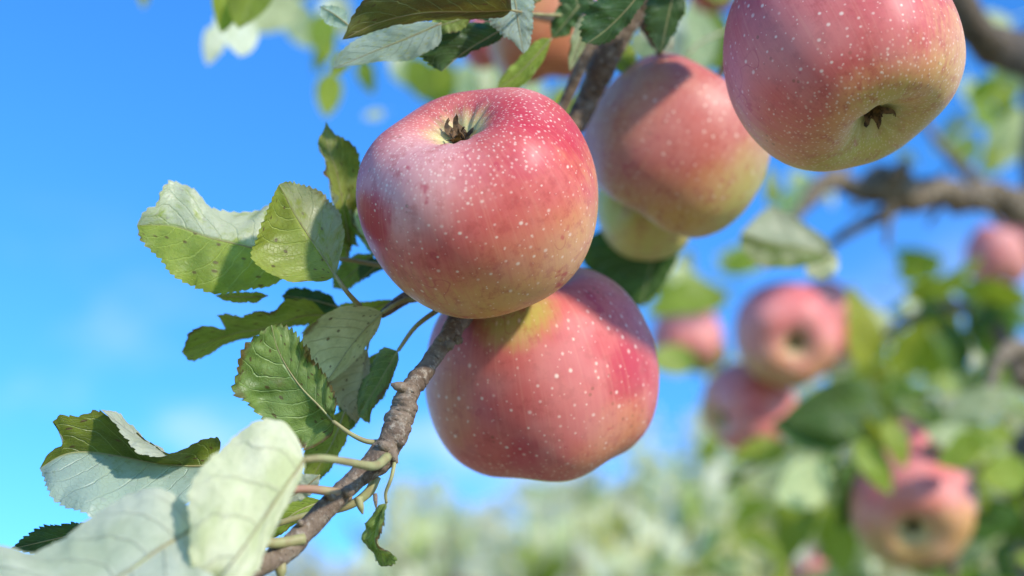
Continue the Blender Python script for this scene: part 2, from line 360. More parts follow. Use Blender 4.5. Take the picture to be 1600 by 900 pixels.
def apple(label, c, rad, axis, mat, height=1.0, lobes=0.05, seed=0, roll=0.0, skew=0.03, detail=1.0, stalk=True, squash=None, lph=0.0, group=None, off=(0, 0, 0), eye=1.0):
    """c: centre point; rad: equatorial radius; axis: from the middle of the fruit to its eye (calyx)"""
    z = -Vector(axis).normalized()                       # local +z points to the stalk
    away = FWD - z * FWD.dot(z); x = away.normalized(); y = z.cross(x)
    M = Matrix((x, y, z)).transposed().to_4x4() @ Matrix.Rotation(roll, 4, 'Z')
    t = thing('apple', label, 'apple', c, group)
    t.rotation_euler = M.to_euler()
    nv, nu = int(76 * detail), int(96 * detail)
    prof = spline([(a, b) for a, b in PROFILE], nv)
    rng = random.Random(seed); ph = [rng.uniform(0, 6.28) for _ in range(6)]; am = [rng.uniform(0.5, 1) for _ in range(6)]
    V, F, UV = [], [], []
    arc = [0]
    for a, b in zip(prof, prof[1:]): arc.append(arc[-1] + math.hypot(a[0] - b[0], a[1] - b[1]))
    for i, (r, zz) in enumerate(prof):
        r = max(r, 0.0); vv = arc[i] / arc[-1]
        wc = math.exp(-((vv - 0.80) / 0.13) ** 2); ws = math.exp(-((vv - 0.2) / 0.14) ** 2)
        for k in range(nu):
            th = 2 * math.pi * k / nu
            lob = math.cos(5 * th + lph) * lobes * am[0] + math.cos(2 * th + ph[1]) * lobes * 0.7 + math.cos(th + ph[2]) * lobes * 0.7
            rr = r * (1 + skew * am[3] * math.cos(th + ph[3]) + skew * 0.7 * math.cos(2 * th + ph[4]) + 0.012 * math.cos(5 * th + lph))
            rr *= 1 + wc * lob * 0.4
            z2 = zz * height - wc * lob * min(1, r * 1.6) + ws * math.cos(2 * th + ph[5]) * lobes * 0.5 * min(1, r * 1.6)
            z2 += 0.016 * math.exp(-((vv - 0.93) / 0.035) ** 2) * math.cos(11 * th + 1.5 * math.sin(3 * th + seed)) * min(1, r * 5)
            q = Vector((rr * math.cos(th), rr * math.sin(th), z2))
            q *= 1 + 0.012 * noise.noise(q * 1.8 + Vector((seed * 3.3, 0, 0)))
            if squash: q = Vector((q.x * squash[0], q.y * squash[1], q.z * squash[2]))
            V.append(q * rad); UV.append((k / nu, vv))
    V2, UV2 = [], []
    for i in range(nv):                                  # a doubled seam column keeps the meridian mapping continuous
        row = V[i * nu:(i + 1) * nu]; V2 += row + [row[0]]
        UV2 += UV[i * nu:(i + 1) * nu] + [(1.0, UV[i * nu][1])]
    m1 = nu + 1
    for i in range(nv - 1):
        for k in range(nu):
            F.append((i * m1 + k, (i + 1) * m1 + k, (i + 1) * m1 + k + 1, i * m1 + k + 1))
    me = mesh('apple_skin', V2, F, UV2)
    bm = bmesh.new(); bm.from_mesh(me); bmesh.ops.remove_doubles(bm, verts=bm.verts, dist=1e-7); bm.to_mesh(me); bm.free()
    link('skin', me, t, mat)
    # eye: dark pit plus five dried sepals
    zb = -0.605 * height * rad
    pv, pf = [], []
    for i, (rr, dz) in enumerate(((0.0, -0.008), (0.035, -0.012), (0.055, -0.035), (0.075, -0.018), (0.085, 0.02))):
        for k in range(12):
            th = 2 * math.pi * k / 12
            pv.append((eye * rr * rad * math.cos(th), eye * rr * rad * math.sin(th), zb + dz * rad - (eye - 1) * 0.03 * rad))
    for i in range(4):
        for k in range(12): pf.append((i * 12 + k, i * 12 + (k + 1) % 12, (i + 1) * 12 + (k + 1) % 12, (i + 1) * 12 + k))
    cal = link('calyx', mesh('calyx', pv, pf), t, eye_mat)
    for k in range(5):
        th = 2 * math.pi * k / 5 + rng.uniform(-0.2, 0.2) + seed
        ln = rng.uniform(0.15, 0.25); cu = rng.uniform(-0.7, 1.2); sv, sf = [], []
        for i in range(7):
            tt = i / 6; wd = (0.045 * (1 - tt) ** 0.7 + 0.003) * (1 + 0.25 * math.sin(tt * 9 + k * 2))
            rr = 0.05 + ln * 0.62 * math.sin(min(1.6, tt * 1.7)) * (0.55 + 0.3 * cu)
            hh = -0.02 - ln * 0.85 * tt * (1 - 0.45 * tt * cu)
            for s in (-1, 0, 1):
                a = th + 0.55 * tt * math.sin(k * 2.3 + seed) + 0.2 * math.sin(tt * 4 + k)
                p = Vector((rr * math.cos(a), rr * math.sin(a), hh - 0.012 * (s == 0)))
                p += Vector((-math.sin(a), math.cos(a), 0)) * s * wd
                sv.append(Vector((p.x * rad, p.y * rad, zb + p.z * rad)))
        n0 = len(sv)
        for i in range(6):
            for s in range(2):
                q = i * 3 + s; sf.append((q, q + 1, q + 4, q + 3))
        inner = [p + Vector((0, 0, 0.012 * rad)) - Vector((p.x, p.y, 0)).normalized() * 0.008 * rad for p in sv]
        sf2 = [tuple(a + n0 for a in reversed(f)) for f in sf]
        link('sepal', mesh('sepal', sv + inner, sf + sf2), cal, sepal_mat)
    sv, sf = [], []
    for k in range(9):
        th = k * 0.7 + rng.random(); r1 = rng.uniform(0.01, 0.03) * rad; r2 = rng.uniform(0.02, 0.07) * rad; ln = rng.uniform(0.06, 0.13) * rad
        a, b, _ = tube_geo(spline([(r1 * math.cos(th), r1 * math.sin(th), zb + 0.01 * rad, 0.007 * rad), (r2 * math.cos(th), r2 * math.sin(th), zb - ln * 0.6, 0.006 * rad), (r2 * 0.6 * math.cos(th + 0.6), r2 * math.sin(th + 0.6), zb - ln, 0.009 * rad)], 6), 5)
        n0 = len(sv); sv += a; sf += [tuple(q + n0 for q in ff) for ff in b]
    link('stamens', mesh('stamens', sv, sf), cal, sepal_mat)
    if stalk:
        zt = 0.46 * height * rad
        pth = [(0, 0, zt - 0.02 * rad, 0.03 * rad), (0.02 * rad, 0, zt + 0.25 * rad, 0.026 * rad), (0.09 * rad, 0.03 * rad, zt + 0.62 * rad, 0.036 * rad)]
        v, f, uv = tube_geo(spline(pth, 10), 8)
        link('stem', mesh('stem', v, f, uv), t, stalk_mat)
    return t

def local(axis, roll, vec):
    """a direction in the apple's own axes"""
    z = -Vector(axis).normalized(); x = (FWD - z * FWD.dot(z)).normalized(); y = z.cross(x)
    M = Matrix((x, y, z)).transposed() @ Matrix.Rotation(roll, 3, 'Z')
    return M.transposed() @ Vector(vec)

def put_apple(label, px, py, d, rpx, ax, seed, cheek, bias, group=None, height=1.0, lobes=0.05, roll=0.0, detail=1.0, stalk=True, skew=0.03, lph=0.0, squash=None, marks=(), eye=1.0, **mk):
    axis = cdir(*ax)
    cols = {'red': (0.52, 0.025, 0.05), 'pale': (0.80, 0.46, 0.41), 'gold': (0.72, 0.38, 0.12), 'green': (0.50, 0.46, 0.09), 'pink': (0.65, 0.14, 0.115)}
    sp = []
    for mx, my, ang, soft, amt, cc in marks:
        a, b = (mx - px) / rpx, (py - my) / rpx; q = math.sqrt(max(0.0, 1 - a * a - b * b))
        sp.append((local(axis, roll, RGT * a + UPV * b - FWD * q), ang, soft, amt, cols[cc]))
    mk['spots'] = sp
    m = apple_mat('apple_skin_%d' % seed, seed, local(axis, roll, cdir(*cheek)), bias, **mk)
    return apple(label, P(px, py, d), rpx * PX(d), axis, m, height, lobes, seed, roll, skew, detail, stalk, squash, lph, group, eye=eye)

G1 = 'large apples of the near cluster'
put_apple('big pink speckled apple in front, its open brown eye turned up', 750, 314, 0.455, 187, (-0.25, 0.80, 0.55), 3,
          (-0.35, 0.6, 0.45), 0.30, G1, height=0.955, lobes=0.018, lph=0.6, skew=0.012,
          marks=[(840, 455, 30, 24, 0.75, 'gold'), (905, 390, 16, 14, 0.35, 'gold'), (760, 330, 34, 20, 0.5, 'pink'), (640, 280, 22, 20, 0.65, 'pale'), (592, 350, 11, 9, 0.95, 'red'), (850, 190, 20, 16, 0.85, 'red'), (745, 150, 14, 14, 0.7, 'red'), (820, 265, 6, 5, 0.6, 'red'), (740, 285, 6, 5, 0.4, 'red')])
put_apple('rosy apple hanging beneath the biggest front apple, yellow near its top', 845, 580, 0.508, 183, (0.16, -0.96, -0.22), 8,
          (0.1, -0.15, 0.9), 0.26, G1, height=0.975, lobes=0.016, lph=2.6, skew=0.01,
          marks=[(880, 590, 50, 25, 0.85, 'pink'), (800, 484, 12, 12, 0.9, 'green'), (690, 620, 16, 16, 0.4, 'gold'), (960, 690, 18, 16, 0.45, 'gold'), (815, 700, 8, 7, 0.85, 'red'), (975, 570, 10, 9, 0.8, 'red'), (760, 620, 6, 5, 0.5, 'red'), (900, 540, 10, 10, 0.4, 'red')])
put_apple('pale pink and yellow apple hanging behind and between the two nearest apples', 1060, 228, 0.565, 144, (-0.50, -0.84, -0.12), 14,
          (-0.1, 0.6, 0.6), 0.14, G1, height=1.02, lobes=0.02, bloom=0.2, pink=(0.58, 0.20, 0.14), red=(0.50, 0.08, 0.05),
          marks=[(1090, 360, 30, 22, 0.85, 'gold'), (1140, 330, 30, 22, 0.8, 'green'), (1040, 345, 26, 18, 0.6, 'gold'), (960, 170, 22, 20, 0.5, 'gold'), (1050, 240, 26, 22, 0.45, 'pink'), (1150, 110, 16, 12, 0.5, 'pale')])
put_apple('pink apple cut by the upper edge, its yellow-green eye facing down', 1312, 84, 0.460, 184, (0.34, -0.84, 0.45), 21,
          (-0.45, 0.75, 0.35), 0.22, G1, height=0.98, lobes=0.006, lph=1.0, skew=0.006,
          marks=[(1335, 40, 14, 12, 0.8, 'red'), (1300, 110, 10, 9, 0.7, 'red'), (1180, 60, 10, 9, 0.5, 'red'), (1230, 20, 12, 12, 0.4, 'pale'), (1250, 130, 40, 22, 0.75, 'pink'), (1352, 195, 20, 14, 0.8, 'gold'), (1350, 190, 12, 8, 0.6, 'green'), (1300, 235, 12, 12, 0.5, 'gold')])
put_apple('yellow-green apple mostly hidden below the pale pink apple', 1012, 326, 0.620, 82, (0.0, 0.2, 0.9), 27,
          (-0.8, -0.4, 0.2), -0.62, G1, detail=0.6, dots=0.4, ground=(0.66, 0.52, 0.14), green=(0.50, 0.50, 0.09))
G2 = 'apples out of focus in the tree behind'
BGC = dict(pink=(0.80, 0.27, 0.23), red=(0.68, 0.10, 0.10), dots=0.4)
put_apple('blurred apple with a dark round eye facing the viewer, beside a bright rim', 1229, 522, 1.08, 82, (0.04, -0.22, 0.95), 31, (0.1, 0.8, 0.5), 0.22, G2, detail=0.5, bowl=0.8, stalk=False, **BGC, eye=1.8, lobes=0.02)
put_apple('pale sunlit apple tucked behind the one with the dark round eye', 1266, 505, 1.17, 74, (0.3, -0.9, 0.0), 33, (0.6, 0.6, 0.5), 0.5, G2, detail=0.5, stalk=False, **BGC, bloom=0.95)  # extra bloom puts the blown sunlight into the skin colour
put_apple('blurred pink apple touching the underside of the dark-eyed one', 1172, 636, 1.12, 72, (-0.85, -0.3, 0.35), 36, (0.4, 0.3, 0.7), 0.35, G2, detail=0.5, stalk=False, **BGC)
put_apple('faint pink apple behind the right edge of the rosy lower apple', 1072, 530, 1.5, 56, (0.1, -0.8, 0.3), 39, (0, 0.6, 0.5), 0.2, G2, detail=0.5, stalk=False, **BGC)
put_apple('red and yellow apple low in the leaves under the bare dark twig', 1424, 788, 0.995, 96, (-0.22, -0.36, 0.9), 42, (-0.1, 0.9, 0.2), 0.12, G2, detail=0.5, height=1.05, stalk=False, **BGC, eye=1.5, lobes=0.02, marks=[(1440, 840, 30, 20, 0.7, 'gold'), (1400, 740, 30, 20, 0.7, 'pink')])
put_apple('pink apple just above and behind the red and yellow one', 1432, 704, 1.14, 46, (0.2, 0.9, 0.1), 44, (0, 0.5, 0.6), 0.5, G2, detail=0.5, stalk=False, **BGC)
put_apple('small pale apple by the upright grey twig', 1492, 772, 1.25, 36, (0.5, -0.6, -0.3), 47, (0, 0.5, 0.6), 0.5, G2, detail=0.4, stalk=False, **BGC, bloom=0.8)
put_apple('pinkish purple apple against the sky under the thick brown bough', 1562, 398, 1.50, 52, (-0.1, -0.9, -0.1), 51, (0, 0.5, 0.6), 0.4, G2, detail=0.5, stalk=False, **BGC, bloom=0.7)
put_apple('mauve apple cut by the right edge of the picture', 1612, 366, 1.50, 52, (0.3, -0.8, -0.2), 53, (0, 0.5, 0.6), 0.4, G2, detail=0.4, stalk=False, **BGC, bloom=0.7)
put_apple('small blurred red apple at the lower edge among pale leaves', 1266, 885, 1.7, 32, (0.1, -0.8, 0.3), 57, (0, 0.6, 0.5), 0.5, G2, detail=0.4, stalk=False, **BGC)
put_apple('orange-brown apple in the shade of leaves at the top', 852, 48, 0.78, 92, (0.1, -0.9, -0.2), 61, (0.3, -0.4, 0.5), 0.0, G2, detail=0.6,
          pink=(0.60, 0.22, 0.08), red=(0.45, 0.10, 0.04), ground=(0.60, 0.28, 0.06), green=(0.50, 0.30, 0.06), dots=0.3, bloom=0.1)
put_apple('pink apple half hidden at the left of the orange-brown one', 770, 62, 0.86, 50, (0.1, -0.9, -0.2), 63, (-0.3, 0.4, 0.5), 0.5, G2, detail=0.5, dots=0.3)
put_apple('red apple showing only its underside at the top edge', 1112, -16, 1.05, 38, (0.0, -0.8, 0.4), 66, (-0.3, 0.4, 0.5), 0.5, G2, detail=0.4, stalk=False)

# ------------------------------------------------------------------ materials for wood and leaves
bark = bark_mat('twig_bark', (0.24, 0.175, 0.115), (0.12, 0.075, 0.045), (0.38, 0.32, 0.24))
bark_dark = bark_mat('dark_bark', (0.12, 0.085, 0.05), (0.05, 0.035, 0.02), (0.25, 0.21, 0.15), 0.5)
bark_old = bark_mat('old_bark', (0.24, 0.18, 0.11), (0.11, 0.08, 0.045), (0.48, 0.43, 0.32), 0.5)
pet_mat = plain_mat('petiole_skin', (0.36, 0.36, 0.15), (0.30, 0.25, 0.11), 0.55, 150)
pet_red = plain_mat('petiole_flushed', (0.38, 0.33, 0.16), (0.36, 0.17, 0.12), 0.55, 60)
LM = {
 'yellow': leaf_mat('leaf_yellow_green', (0.33, 0.37, 0.05), (0.22, 0.27, 0.03), (0.58, 0.57, 0.40), (0.42, 0.42, 0.25), brown=0.25),
 'sheen_left': leaf_mat('leaf_sheen_left_half', (0.30, 0.33, 0.04), (0.20, 0.24, 0.03), (0.55, 0.55, 0.42), (0.42, 0.42, 0.25), brown=0.25, dust='L', sheen_col=(0.55, 0.54, 0.42), sheen_lo=0.42),  # left half paled in colour for light glancing off it
 'sheen_right': leaf_mat('leaf_sheen_right_half', (0.31, 0.34, 0.05), (0.22, 0.24, 0.03), (0.45, 0.46, 0.32), (0.32, 0.33, 0.18), brown=0.3, dust='R', sheen_col=(0.40, 0.39, 0.25), sheen_lo=0.46),  # right half greyed in colour for the same glancing light
 'olive': leaf_mat('leaf_olive', (0.28, 0.32, 0.06), (0.18, 0.21, 0.035), (0.45, 0.46, 0.32), (0.32, 0.33, 0.18), brown=0.4),
 'green': leaf_mat('leaf_green', (0.24, 0.32, 0.08), (0.13, 0.20, 0.035), (0.48, 0.50, 0.28), (0.36, 0.40, 0.17), brown=0.6),
 'deep': leaf_mat('leaf_deep_green', (0.06, 0.13, 0.022), (0.035, 0.08, 0.015), (0.30, 0.39, 0.30), (0.22, 0.31, 0.22), trans=0.22),
 'silver': leaf_mat('leaf_silver_backed', (0.14, 0.20, 0.03), (0.08, 0.13, 0.02), (0.64, 0.65, 0.50), (0.52, 0.55, 0.38), brown=0.0, veins=7.0, trans=0.35),
 'pale': leaf_mat('leaf_pale', (0.72, 0.74, 0.50), (0.60, 0.63, 0.36), (0.90, 0.86, 0.56), (0.72, 0.73, 0.36), trans=0.30, tcol=(1.1, 1.1, 0.8), veins=5.0),
 'brownish': leaf_mat('leaf_brownish', (0.17, 0.17, 0.03), (0.12, 0.10, 0.02), (0.54, 0.48, 0.28), (0.42, 0.37, 0.19), brown=0.3),
 'olive_dusk': leaf_mat('leaf_olive_dusk', (0.15, 0.19, 0.03), (0.10, 0.125, 0.02), (0.40, 0.42, 0.28), (0.3, 0.32, 0.18), trans=0.2, brown=0.4, dust='R', sheen_col=(0.34, 0.35, 0.22), sheen_lo=0.36),  # one half painted paler as if catching light
 'spotted': leaf_mat('leaf_spotted', (0.12, 0.18, 0.03), (0.08, 0.13, 0.02), (0.46, 0.55, 0.46), (0.36, 0.45, 0.34), spots=0.45),
 'folded': leaf_mat('leaf_blue_sky_sheen', (0.15, 0.20, 0.02), (0.08, 0.115, 0.012), (0.78, 0.76, 0.68), (0.66, 0.66, 0.56), brown=0.25, trans=0.2, dust='R', sheen_col=(0.40, 0.51, 0.43), sheen_lo=0.33),  # blue-grey half is reflected sky put into the colour
 'bg_dark': leaf_mat('leaf_back_dark', (0.085, 0.17, 0.02), (0.05, 0.11, 0.012), (0.24, 0.33, 0.18), (0.17, 0.25, 0.13), trans=0.28),
 'bg_mid': leaf_mat('leaf_back_mid', (0.31, 0.39, 0.04), (0.22, 0.30, 0.025), (0.42, 0.48, 0.22), (0.34, 0.40, 0.15), trans=0.42),
 'bg_yellow': leaf_mat('leaf_back_yellow', (0.36, 0.41, 0.04), (0.27, 0.32, 0.03), (0.46, 0.48, 0.20), (0.38, 0.40, 0.14), trans=0.45),
 'bg_pale': leaf_mat('leaf_back_pale', (0.58, 0.62, 0.34), (0.46, 0.50, 0.25), (0.74, 0.76, 0.58), (0.60, 0.63, 0.42), trans=0.4),
}

def leaf(parent, base, tip, mid, left, right, d, mat, show='top', cup=0.06, ripple=0.5, teeth=24, amp=0.75, pet=None, petw=5.0, rib=3.0, petmat=None, seed=0, nt=97, ns=8, wav=1.0):
    """blade lofted between a midrib and two margins; points are (px,py[,mm behind depth d])"""
    def W(p):
        dz = p[2] if len(p) > 2 else 0.0
        return P(p[0], p[1], d + dz * 0.001)
    def curve(pts): return [Vector(q) for q in spline([tuple(W(p)) for p in pts], nt)]
    def rough(pts, sd):
        out = []
        for i, p in enumerate(pts):
            t = i / (nt - 1); k = 0.0011 * math.sin(math.pi * t) * min(1.0, amp)
            out.append(p + (RGT * noise.noise(Vector((t * 9, sd * 7.7, seed))) + UPV * noise.noise(Vector((t * 9, sd * 7.7 + 3, seed + 5))) + FWD * noise.noise(Vector((t * 7, sd * 7.7 + 6, seed + 9))) * 2.2) * k)
        return out
    Mc = curve([base] + mid + [tip]); Lc = rough(curve([base] + left + [tip]), 1); Rc = rough(curve([base] + right + [tip]), 2)
    sc = PX(d)
    nrm_acc = Vector()
    V, UV = [], []
    for i in range(nt):
        t = i / (nt - 1)
        T = (Mc[min(nt - 1, i + 1)] - Mc[max(0, i - 1)]).normalized()
        tooth = ((t * teeth) % 1.0); tw = (tooth ** 0.8 if tooth < 0.8 else (1 - tooth) / 0.2 * 0.84)
        for k in range(-ns, ns + 1):
            s = abs(k) / ns; E = Lc[i] if k < 0 else Rc[i]
            wv = E - Mc[i]; wl = wv.length
            p = Mc[i] + wv * s
            n = T.cross(wv) if k >= 0 else wv.cross(T)
            n = n.normalized() if n.length > 1e-9 else -FWD
            p += n * (wl * cup * 4 * s * (1 - s))
            if s > 0.6 and wl > 1e-6:
                e = wv / wl
                j = 0.5 + 0.9 * abs(noise.noise(Vector((t * teeth * 0.9, seed * 3.1 + (k > 0) * 9, 0))))
                p += (e * 0.8 + T * 0.5) * (tw - 0.4) * amp * 0.0021 * j * ((s - 0.6) / 0.4) ** 2 * min(1, wl / 0.006)
            q = p * 110 + Vector((seed * 5.7, 0, 0))
            p += n * 0.0016 * ripple * (noise.noise(q) * 1.6 + 0.7 * noise.noise(q * 2.3)) * s * min(1, wl / 0.005)
            p += n * 0.001 * wav * 0.35 * math.sin((t - 0.22 * s) * 52) * s * (1 - 0.5 * s) * min(1, wl / 0.008)
            V.append(p); UV.append((0.5 + 0.5 * k / ns, t))
    m = 2 * ns + 1; F = []
    for i in range(nt - 1):
        for k in range(2 * ns):
            F.append((i * m + k, i * m + k + 1, (i + 1) * m + k + 1, (i + 1) * m + k))
    me = mesh('leaf', V, F, UV)
    acc = sum(((CAM - p.center).normalized().dot(p.normal) * p.area for p in me.polygons))
    if (acc < 0) == (show == 'top'): me.flip_normals()
    o = link('leaf', me, parent, LM[mat])
    if rib:
        pth = [tuple(Mc[i]) + (sc * rib * 0.5 * (1 - 0.75 * i / (nt - 1)),) for i in range(0, nt, 4)]
        v, f, uv = tube_geo(pth, 6)
        link('midrib', mesh('midrib', v, f, uv), o, petmat or pet_mat)
    if pet:
        pts = [p if len(p) == 3 else (p[0], p[1], 0) for p in pet]
        pp = [(a, b, d + z * 0.001, petw * (1.0 - 0.35 * i / max(1, len(pts) - 1)) * 0.5) for i, (a, b, z) in enumerate(reversed(pts))]
        px_tube('petiole', pp, o, petmat or pet_mat, 22, 8)
    return o

# ------------------------------------------------------------------ the near fruiting branch
BR = thing('fruiting_branch', 'knobbly grey-brown twig in focus with leaves, running past the two lowest big apples', 'branch', P(600, 715, 0.44))
def B(fn, *a, **k):
    o = fn(*a, **k); return o
def under_branch(o):
    o.parent = BR; o.matrix_parent_inverse = Matrix.Translation(-BR.location); return o
main_pts = [(300, 945, 0.395, 19), (378, 898, 0.402, 17), (440, 866, 0.410, 18), (500, 805, 0.420, 17), (552, 752, 0.428, 17), (588, 722, 0.434, 21),
            (612, 688, 0.438, 22), (628, 645, 0.442, 21), (640, 612, 0.445, 17), (664, 578, 0.452, 14.5), (690, 540, 0.460, 14), (712, 508, 0.468, 17),
            (730, 478, 0.480, 18), (770, 400, 0.510, 16), (840, 270, 0.530, 16), (898, 192, 0.535, 18), (925, 140, 0.535, 19), (942, 98, 0.532, 22), (975, 40, 0.530, 20),
            (1010, -30, 0.530, 28), (1080, -160, 0.54, 34)]
random.seed(5)
def wr(t, th):
    c = 0.0
    if 0.235 < t < 0.325:                                   # the wrinkled collar of old bud scars
        e = min(1, (t - 0.235) / 0.015, (0.325 - t) / 0.015)
        c = e * (0.05 - 0.30 * max(0.0, 0.5 - 2.6 * abs(noise.noise(Vector((t * 210, math.cos(th) * 0.9, math.sin(th) * 0.9))))) + 0.10 * noise.noise(Vector((t * 120, math.cos(th) * 1.5, math.sin(th) * 1.5 + 7))))
    return c
v, f, uv = tube_geo(px_path(main_pts, 1100), 26, bump=0.15, bscale=230, rings=wr)
under_branch(link('wood', mesh('wood', v, f, uv), None, bark))
def nub(px, py, d, r, ang, ln, mat=bark, name='bud'):
    a = R(ang); pts = [(px, py, d, r), (px + ln * 0.5 * math.cos(a), py - ln * 0.5 * math.sin(a), d - 0.001, r * 0.9), (px + ln * math.cos(a), py - ln * math.sin(a), d - 0.001, r * 0.25)]
    v, f, uv = tube_geo(px_path(pts, 14), 12, bump=0.22, bscale=420)
    under_branch(link(name, mesh(name, v, f, uv), None, mat))
nub(632, 606, 0.442, 8, 165, 22); nub(700, 540, 0.456, 8, 20, 12); nub(610, 705, 0.434, 8, -60, 22)
nub(714, 530, 0.462, 8, -30, 10); nub(606, 700, 0.433, 9, 150, 18); nub(560, 778, 0.425, 7, -75, 26, pet_mat, 'bud')
for _a in ((590, 728, 0.430, 9, -20, 12), (545, 770, 0.423, 10, 120, 12), (575, 735, 0.431, 7, 140, 10), (520, 778, 0.421, 8, 140, 12), (478, 842, 0.414, 8, 160, 10), (602, 712, 0.434, 10, -50, 12),
           (668, 580, 0.450, 6, 150, 8), (690, 530, 0.458, 6, 170, 8), (622, 690, 0.436, 8, -20, 12), (470, 820, 0.414, 6, 100, 9)): nub(*_a)
nub(440, 880, 0.408, 9, -95, 30, pet_mat, 'spur'); nub(586, 772, 0.428, 4, -85, 22)
# second stem beside the main one near the top, and the spur that carries the left leaves
px_s = [(850, 220, 0.530, 8), (880, 165, 0.528, 9), (905, 110, 0.526, 10), (925, 60, 0.525, 12), (960, 0, 0.525, 13), (985, -70, 0.526, 14)]
v, f, uv = tube_geo(px_path(px_s, 60), 12, bump=0.10, bscale=260); under_branch(link('side_stem', mesh('side_stem', v, f, uv), None, bark))
v, f, uv = tube_geo(px_path([(760, 440, 0.505, 12), (700, 455, 0.492, 11), (640, 464, 0.478, 10), (612, 480, 0.470, 9), (596, 492, 0.466, 6)], 40), 12, bump=0.12, bscale=300)
under_branch(link('side_stem', mesh('side_stem', v, f, uv), None, bark))
v, f, uv = tube_geo(px_path([(1000, 20, 0.54, 10), (930, 28, 0.56, 9), (870, 30, 0.575, 7), (800, 18, 0.57, 4)], 40), 10, bump=0.12, bscale=300)
under_branch(link('side_stem', mesh('side_stem', v, f, uv), None, bark))
v, f, uv = tube_geo(px_path([(1005, 30, 0.535, 12), (1025, 70, 0.55, 7), (1040, 95, 0.565, 5)], 24), 10, bump=0.12, bscale=300)
under_branch(link('side_stem', mesh('side_stem', v, f, uv), None, bark))

class _Lp: pass
def LF(*a, **k):
    return under_branch(leaf(None, *a, **k))
# left pair
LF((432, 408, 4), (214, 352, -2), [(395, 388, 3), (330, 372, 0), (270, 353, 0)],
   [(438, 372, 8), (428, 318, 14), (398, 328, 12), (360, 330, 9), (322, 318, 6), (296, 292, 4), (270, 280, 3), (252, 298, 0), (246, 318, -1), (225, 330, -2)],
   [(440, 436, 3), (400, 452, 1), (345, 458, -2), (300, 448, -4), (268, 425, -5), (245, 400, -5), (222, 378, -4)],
   0.462, 'sheen_left', 'top', seed=1, cup=0.04, teeth=26, amp=1.1)
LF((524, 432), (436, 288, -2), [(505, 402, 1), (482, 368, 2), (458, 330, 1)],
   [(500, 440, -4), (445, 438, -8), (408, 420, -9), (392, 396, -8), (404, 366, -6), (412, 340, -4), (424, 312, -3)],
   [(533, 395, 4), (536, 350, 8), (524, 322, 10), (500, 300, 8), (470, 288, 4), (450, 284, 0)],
   0.452, 'sheen_right', 'top', seed=2, cup=0.10, teeth=26, pet=[(522, 428), (542, 456), (562, 478, 10)], petw=9, amp=0.8)
LF((418, 462, 4), (336, 462), [(390, 464)], [(400, 456), (360, 456)], [(400, 472), (360, 472)], 0.470, 'yellow', 'top', seed=30, teeth=10, ns=4)
# curled upright leaf behind the left pair
LF((548, 392, 6), (509, 190, 2), [(540, 345, 4), (532, 300, 2), (524, 262, 0), (512, 228, 0)],
   [(530, 380, 0), (526, 340, -2), (512, 292, -6), (502, 256, -7), (505, 222, -4)],
   [(556, 350, 6), (562, 318, 6), (563, 280, 4), (562, 245, 1), (545, 222, -2), (522, 208, 0)],
   0.486, 'olive', 'top', seed=3, cup=0.16, ripple=1.6, teeth=18)
LF((600, 412, 6), (545, 302, 0), [(575, 385, 6), (556, 350, 6)], [(566, 372, -2), (548, 342, -6), (540, 318, -3)], [(604, 390, 10), (592, 350, 12), (570, 310, 6)],
   0.490, 'green', 'under', seed=4, cup=0.18, pet=[(598, 410, 6), (640, 420, 10)], petw=8)
LF((545, 408), (522, 345), [(538, 380)], [(524, 398), (518, 370)], [(548, 380), (540, 352)], 0.492, 'yellow', 'top', seed=31, teeth=12, ns=5)
LF((600, 400), (562, 438), [(585, 418)], [(570, 408), (560, 420)], [(600, 418), (580, 430)], 0.496, 'deep', 'top', seed=32, teeth=12, ns=5)
under_branch(px_tube('twig', [(615, 418, 0.492, 4), (580, 412, 0.486, 4), (545, 406, 0.480, 3.5), (520, 404, 0.475, 3)], None, pet_mat, 16, 8))
# twisted leaf reaching left, half green and half pale
LF((510, 492, 4), (284, 550, -2), [(470, 494, 2), (420, 512, 0), (370, 520, 0), (325, 535, 0)],
   [(482, 470, -3), (448, 468, -5), (425, 488, -6), (400, 488, -5), (365, 490, -4), (342, 496, -4), (352, 514, -3), (310, 512, -6), (294, 522, -5)],
   [(480, 505, 6), (440, 516, 6), (400, 524, 4), (362, 534, 2), (330, 552, 0), (300, 564, -2)],
   0.480, 'yellow', 'top', seed=5, cup=0.08, ripple=0.9, teeth=22)
LF((622, 468, 4), (470, 522), [(575, 484), (520, 500)], [(585, 470), (530, 478), (492, 498)], [(590, 500), (540, 520), (500, 526)], 0.490, 'yellow', 'top', seed=6, teeth=18)
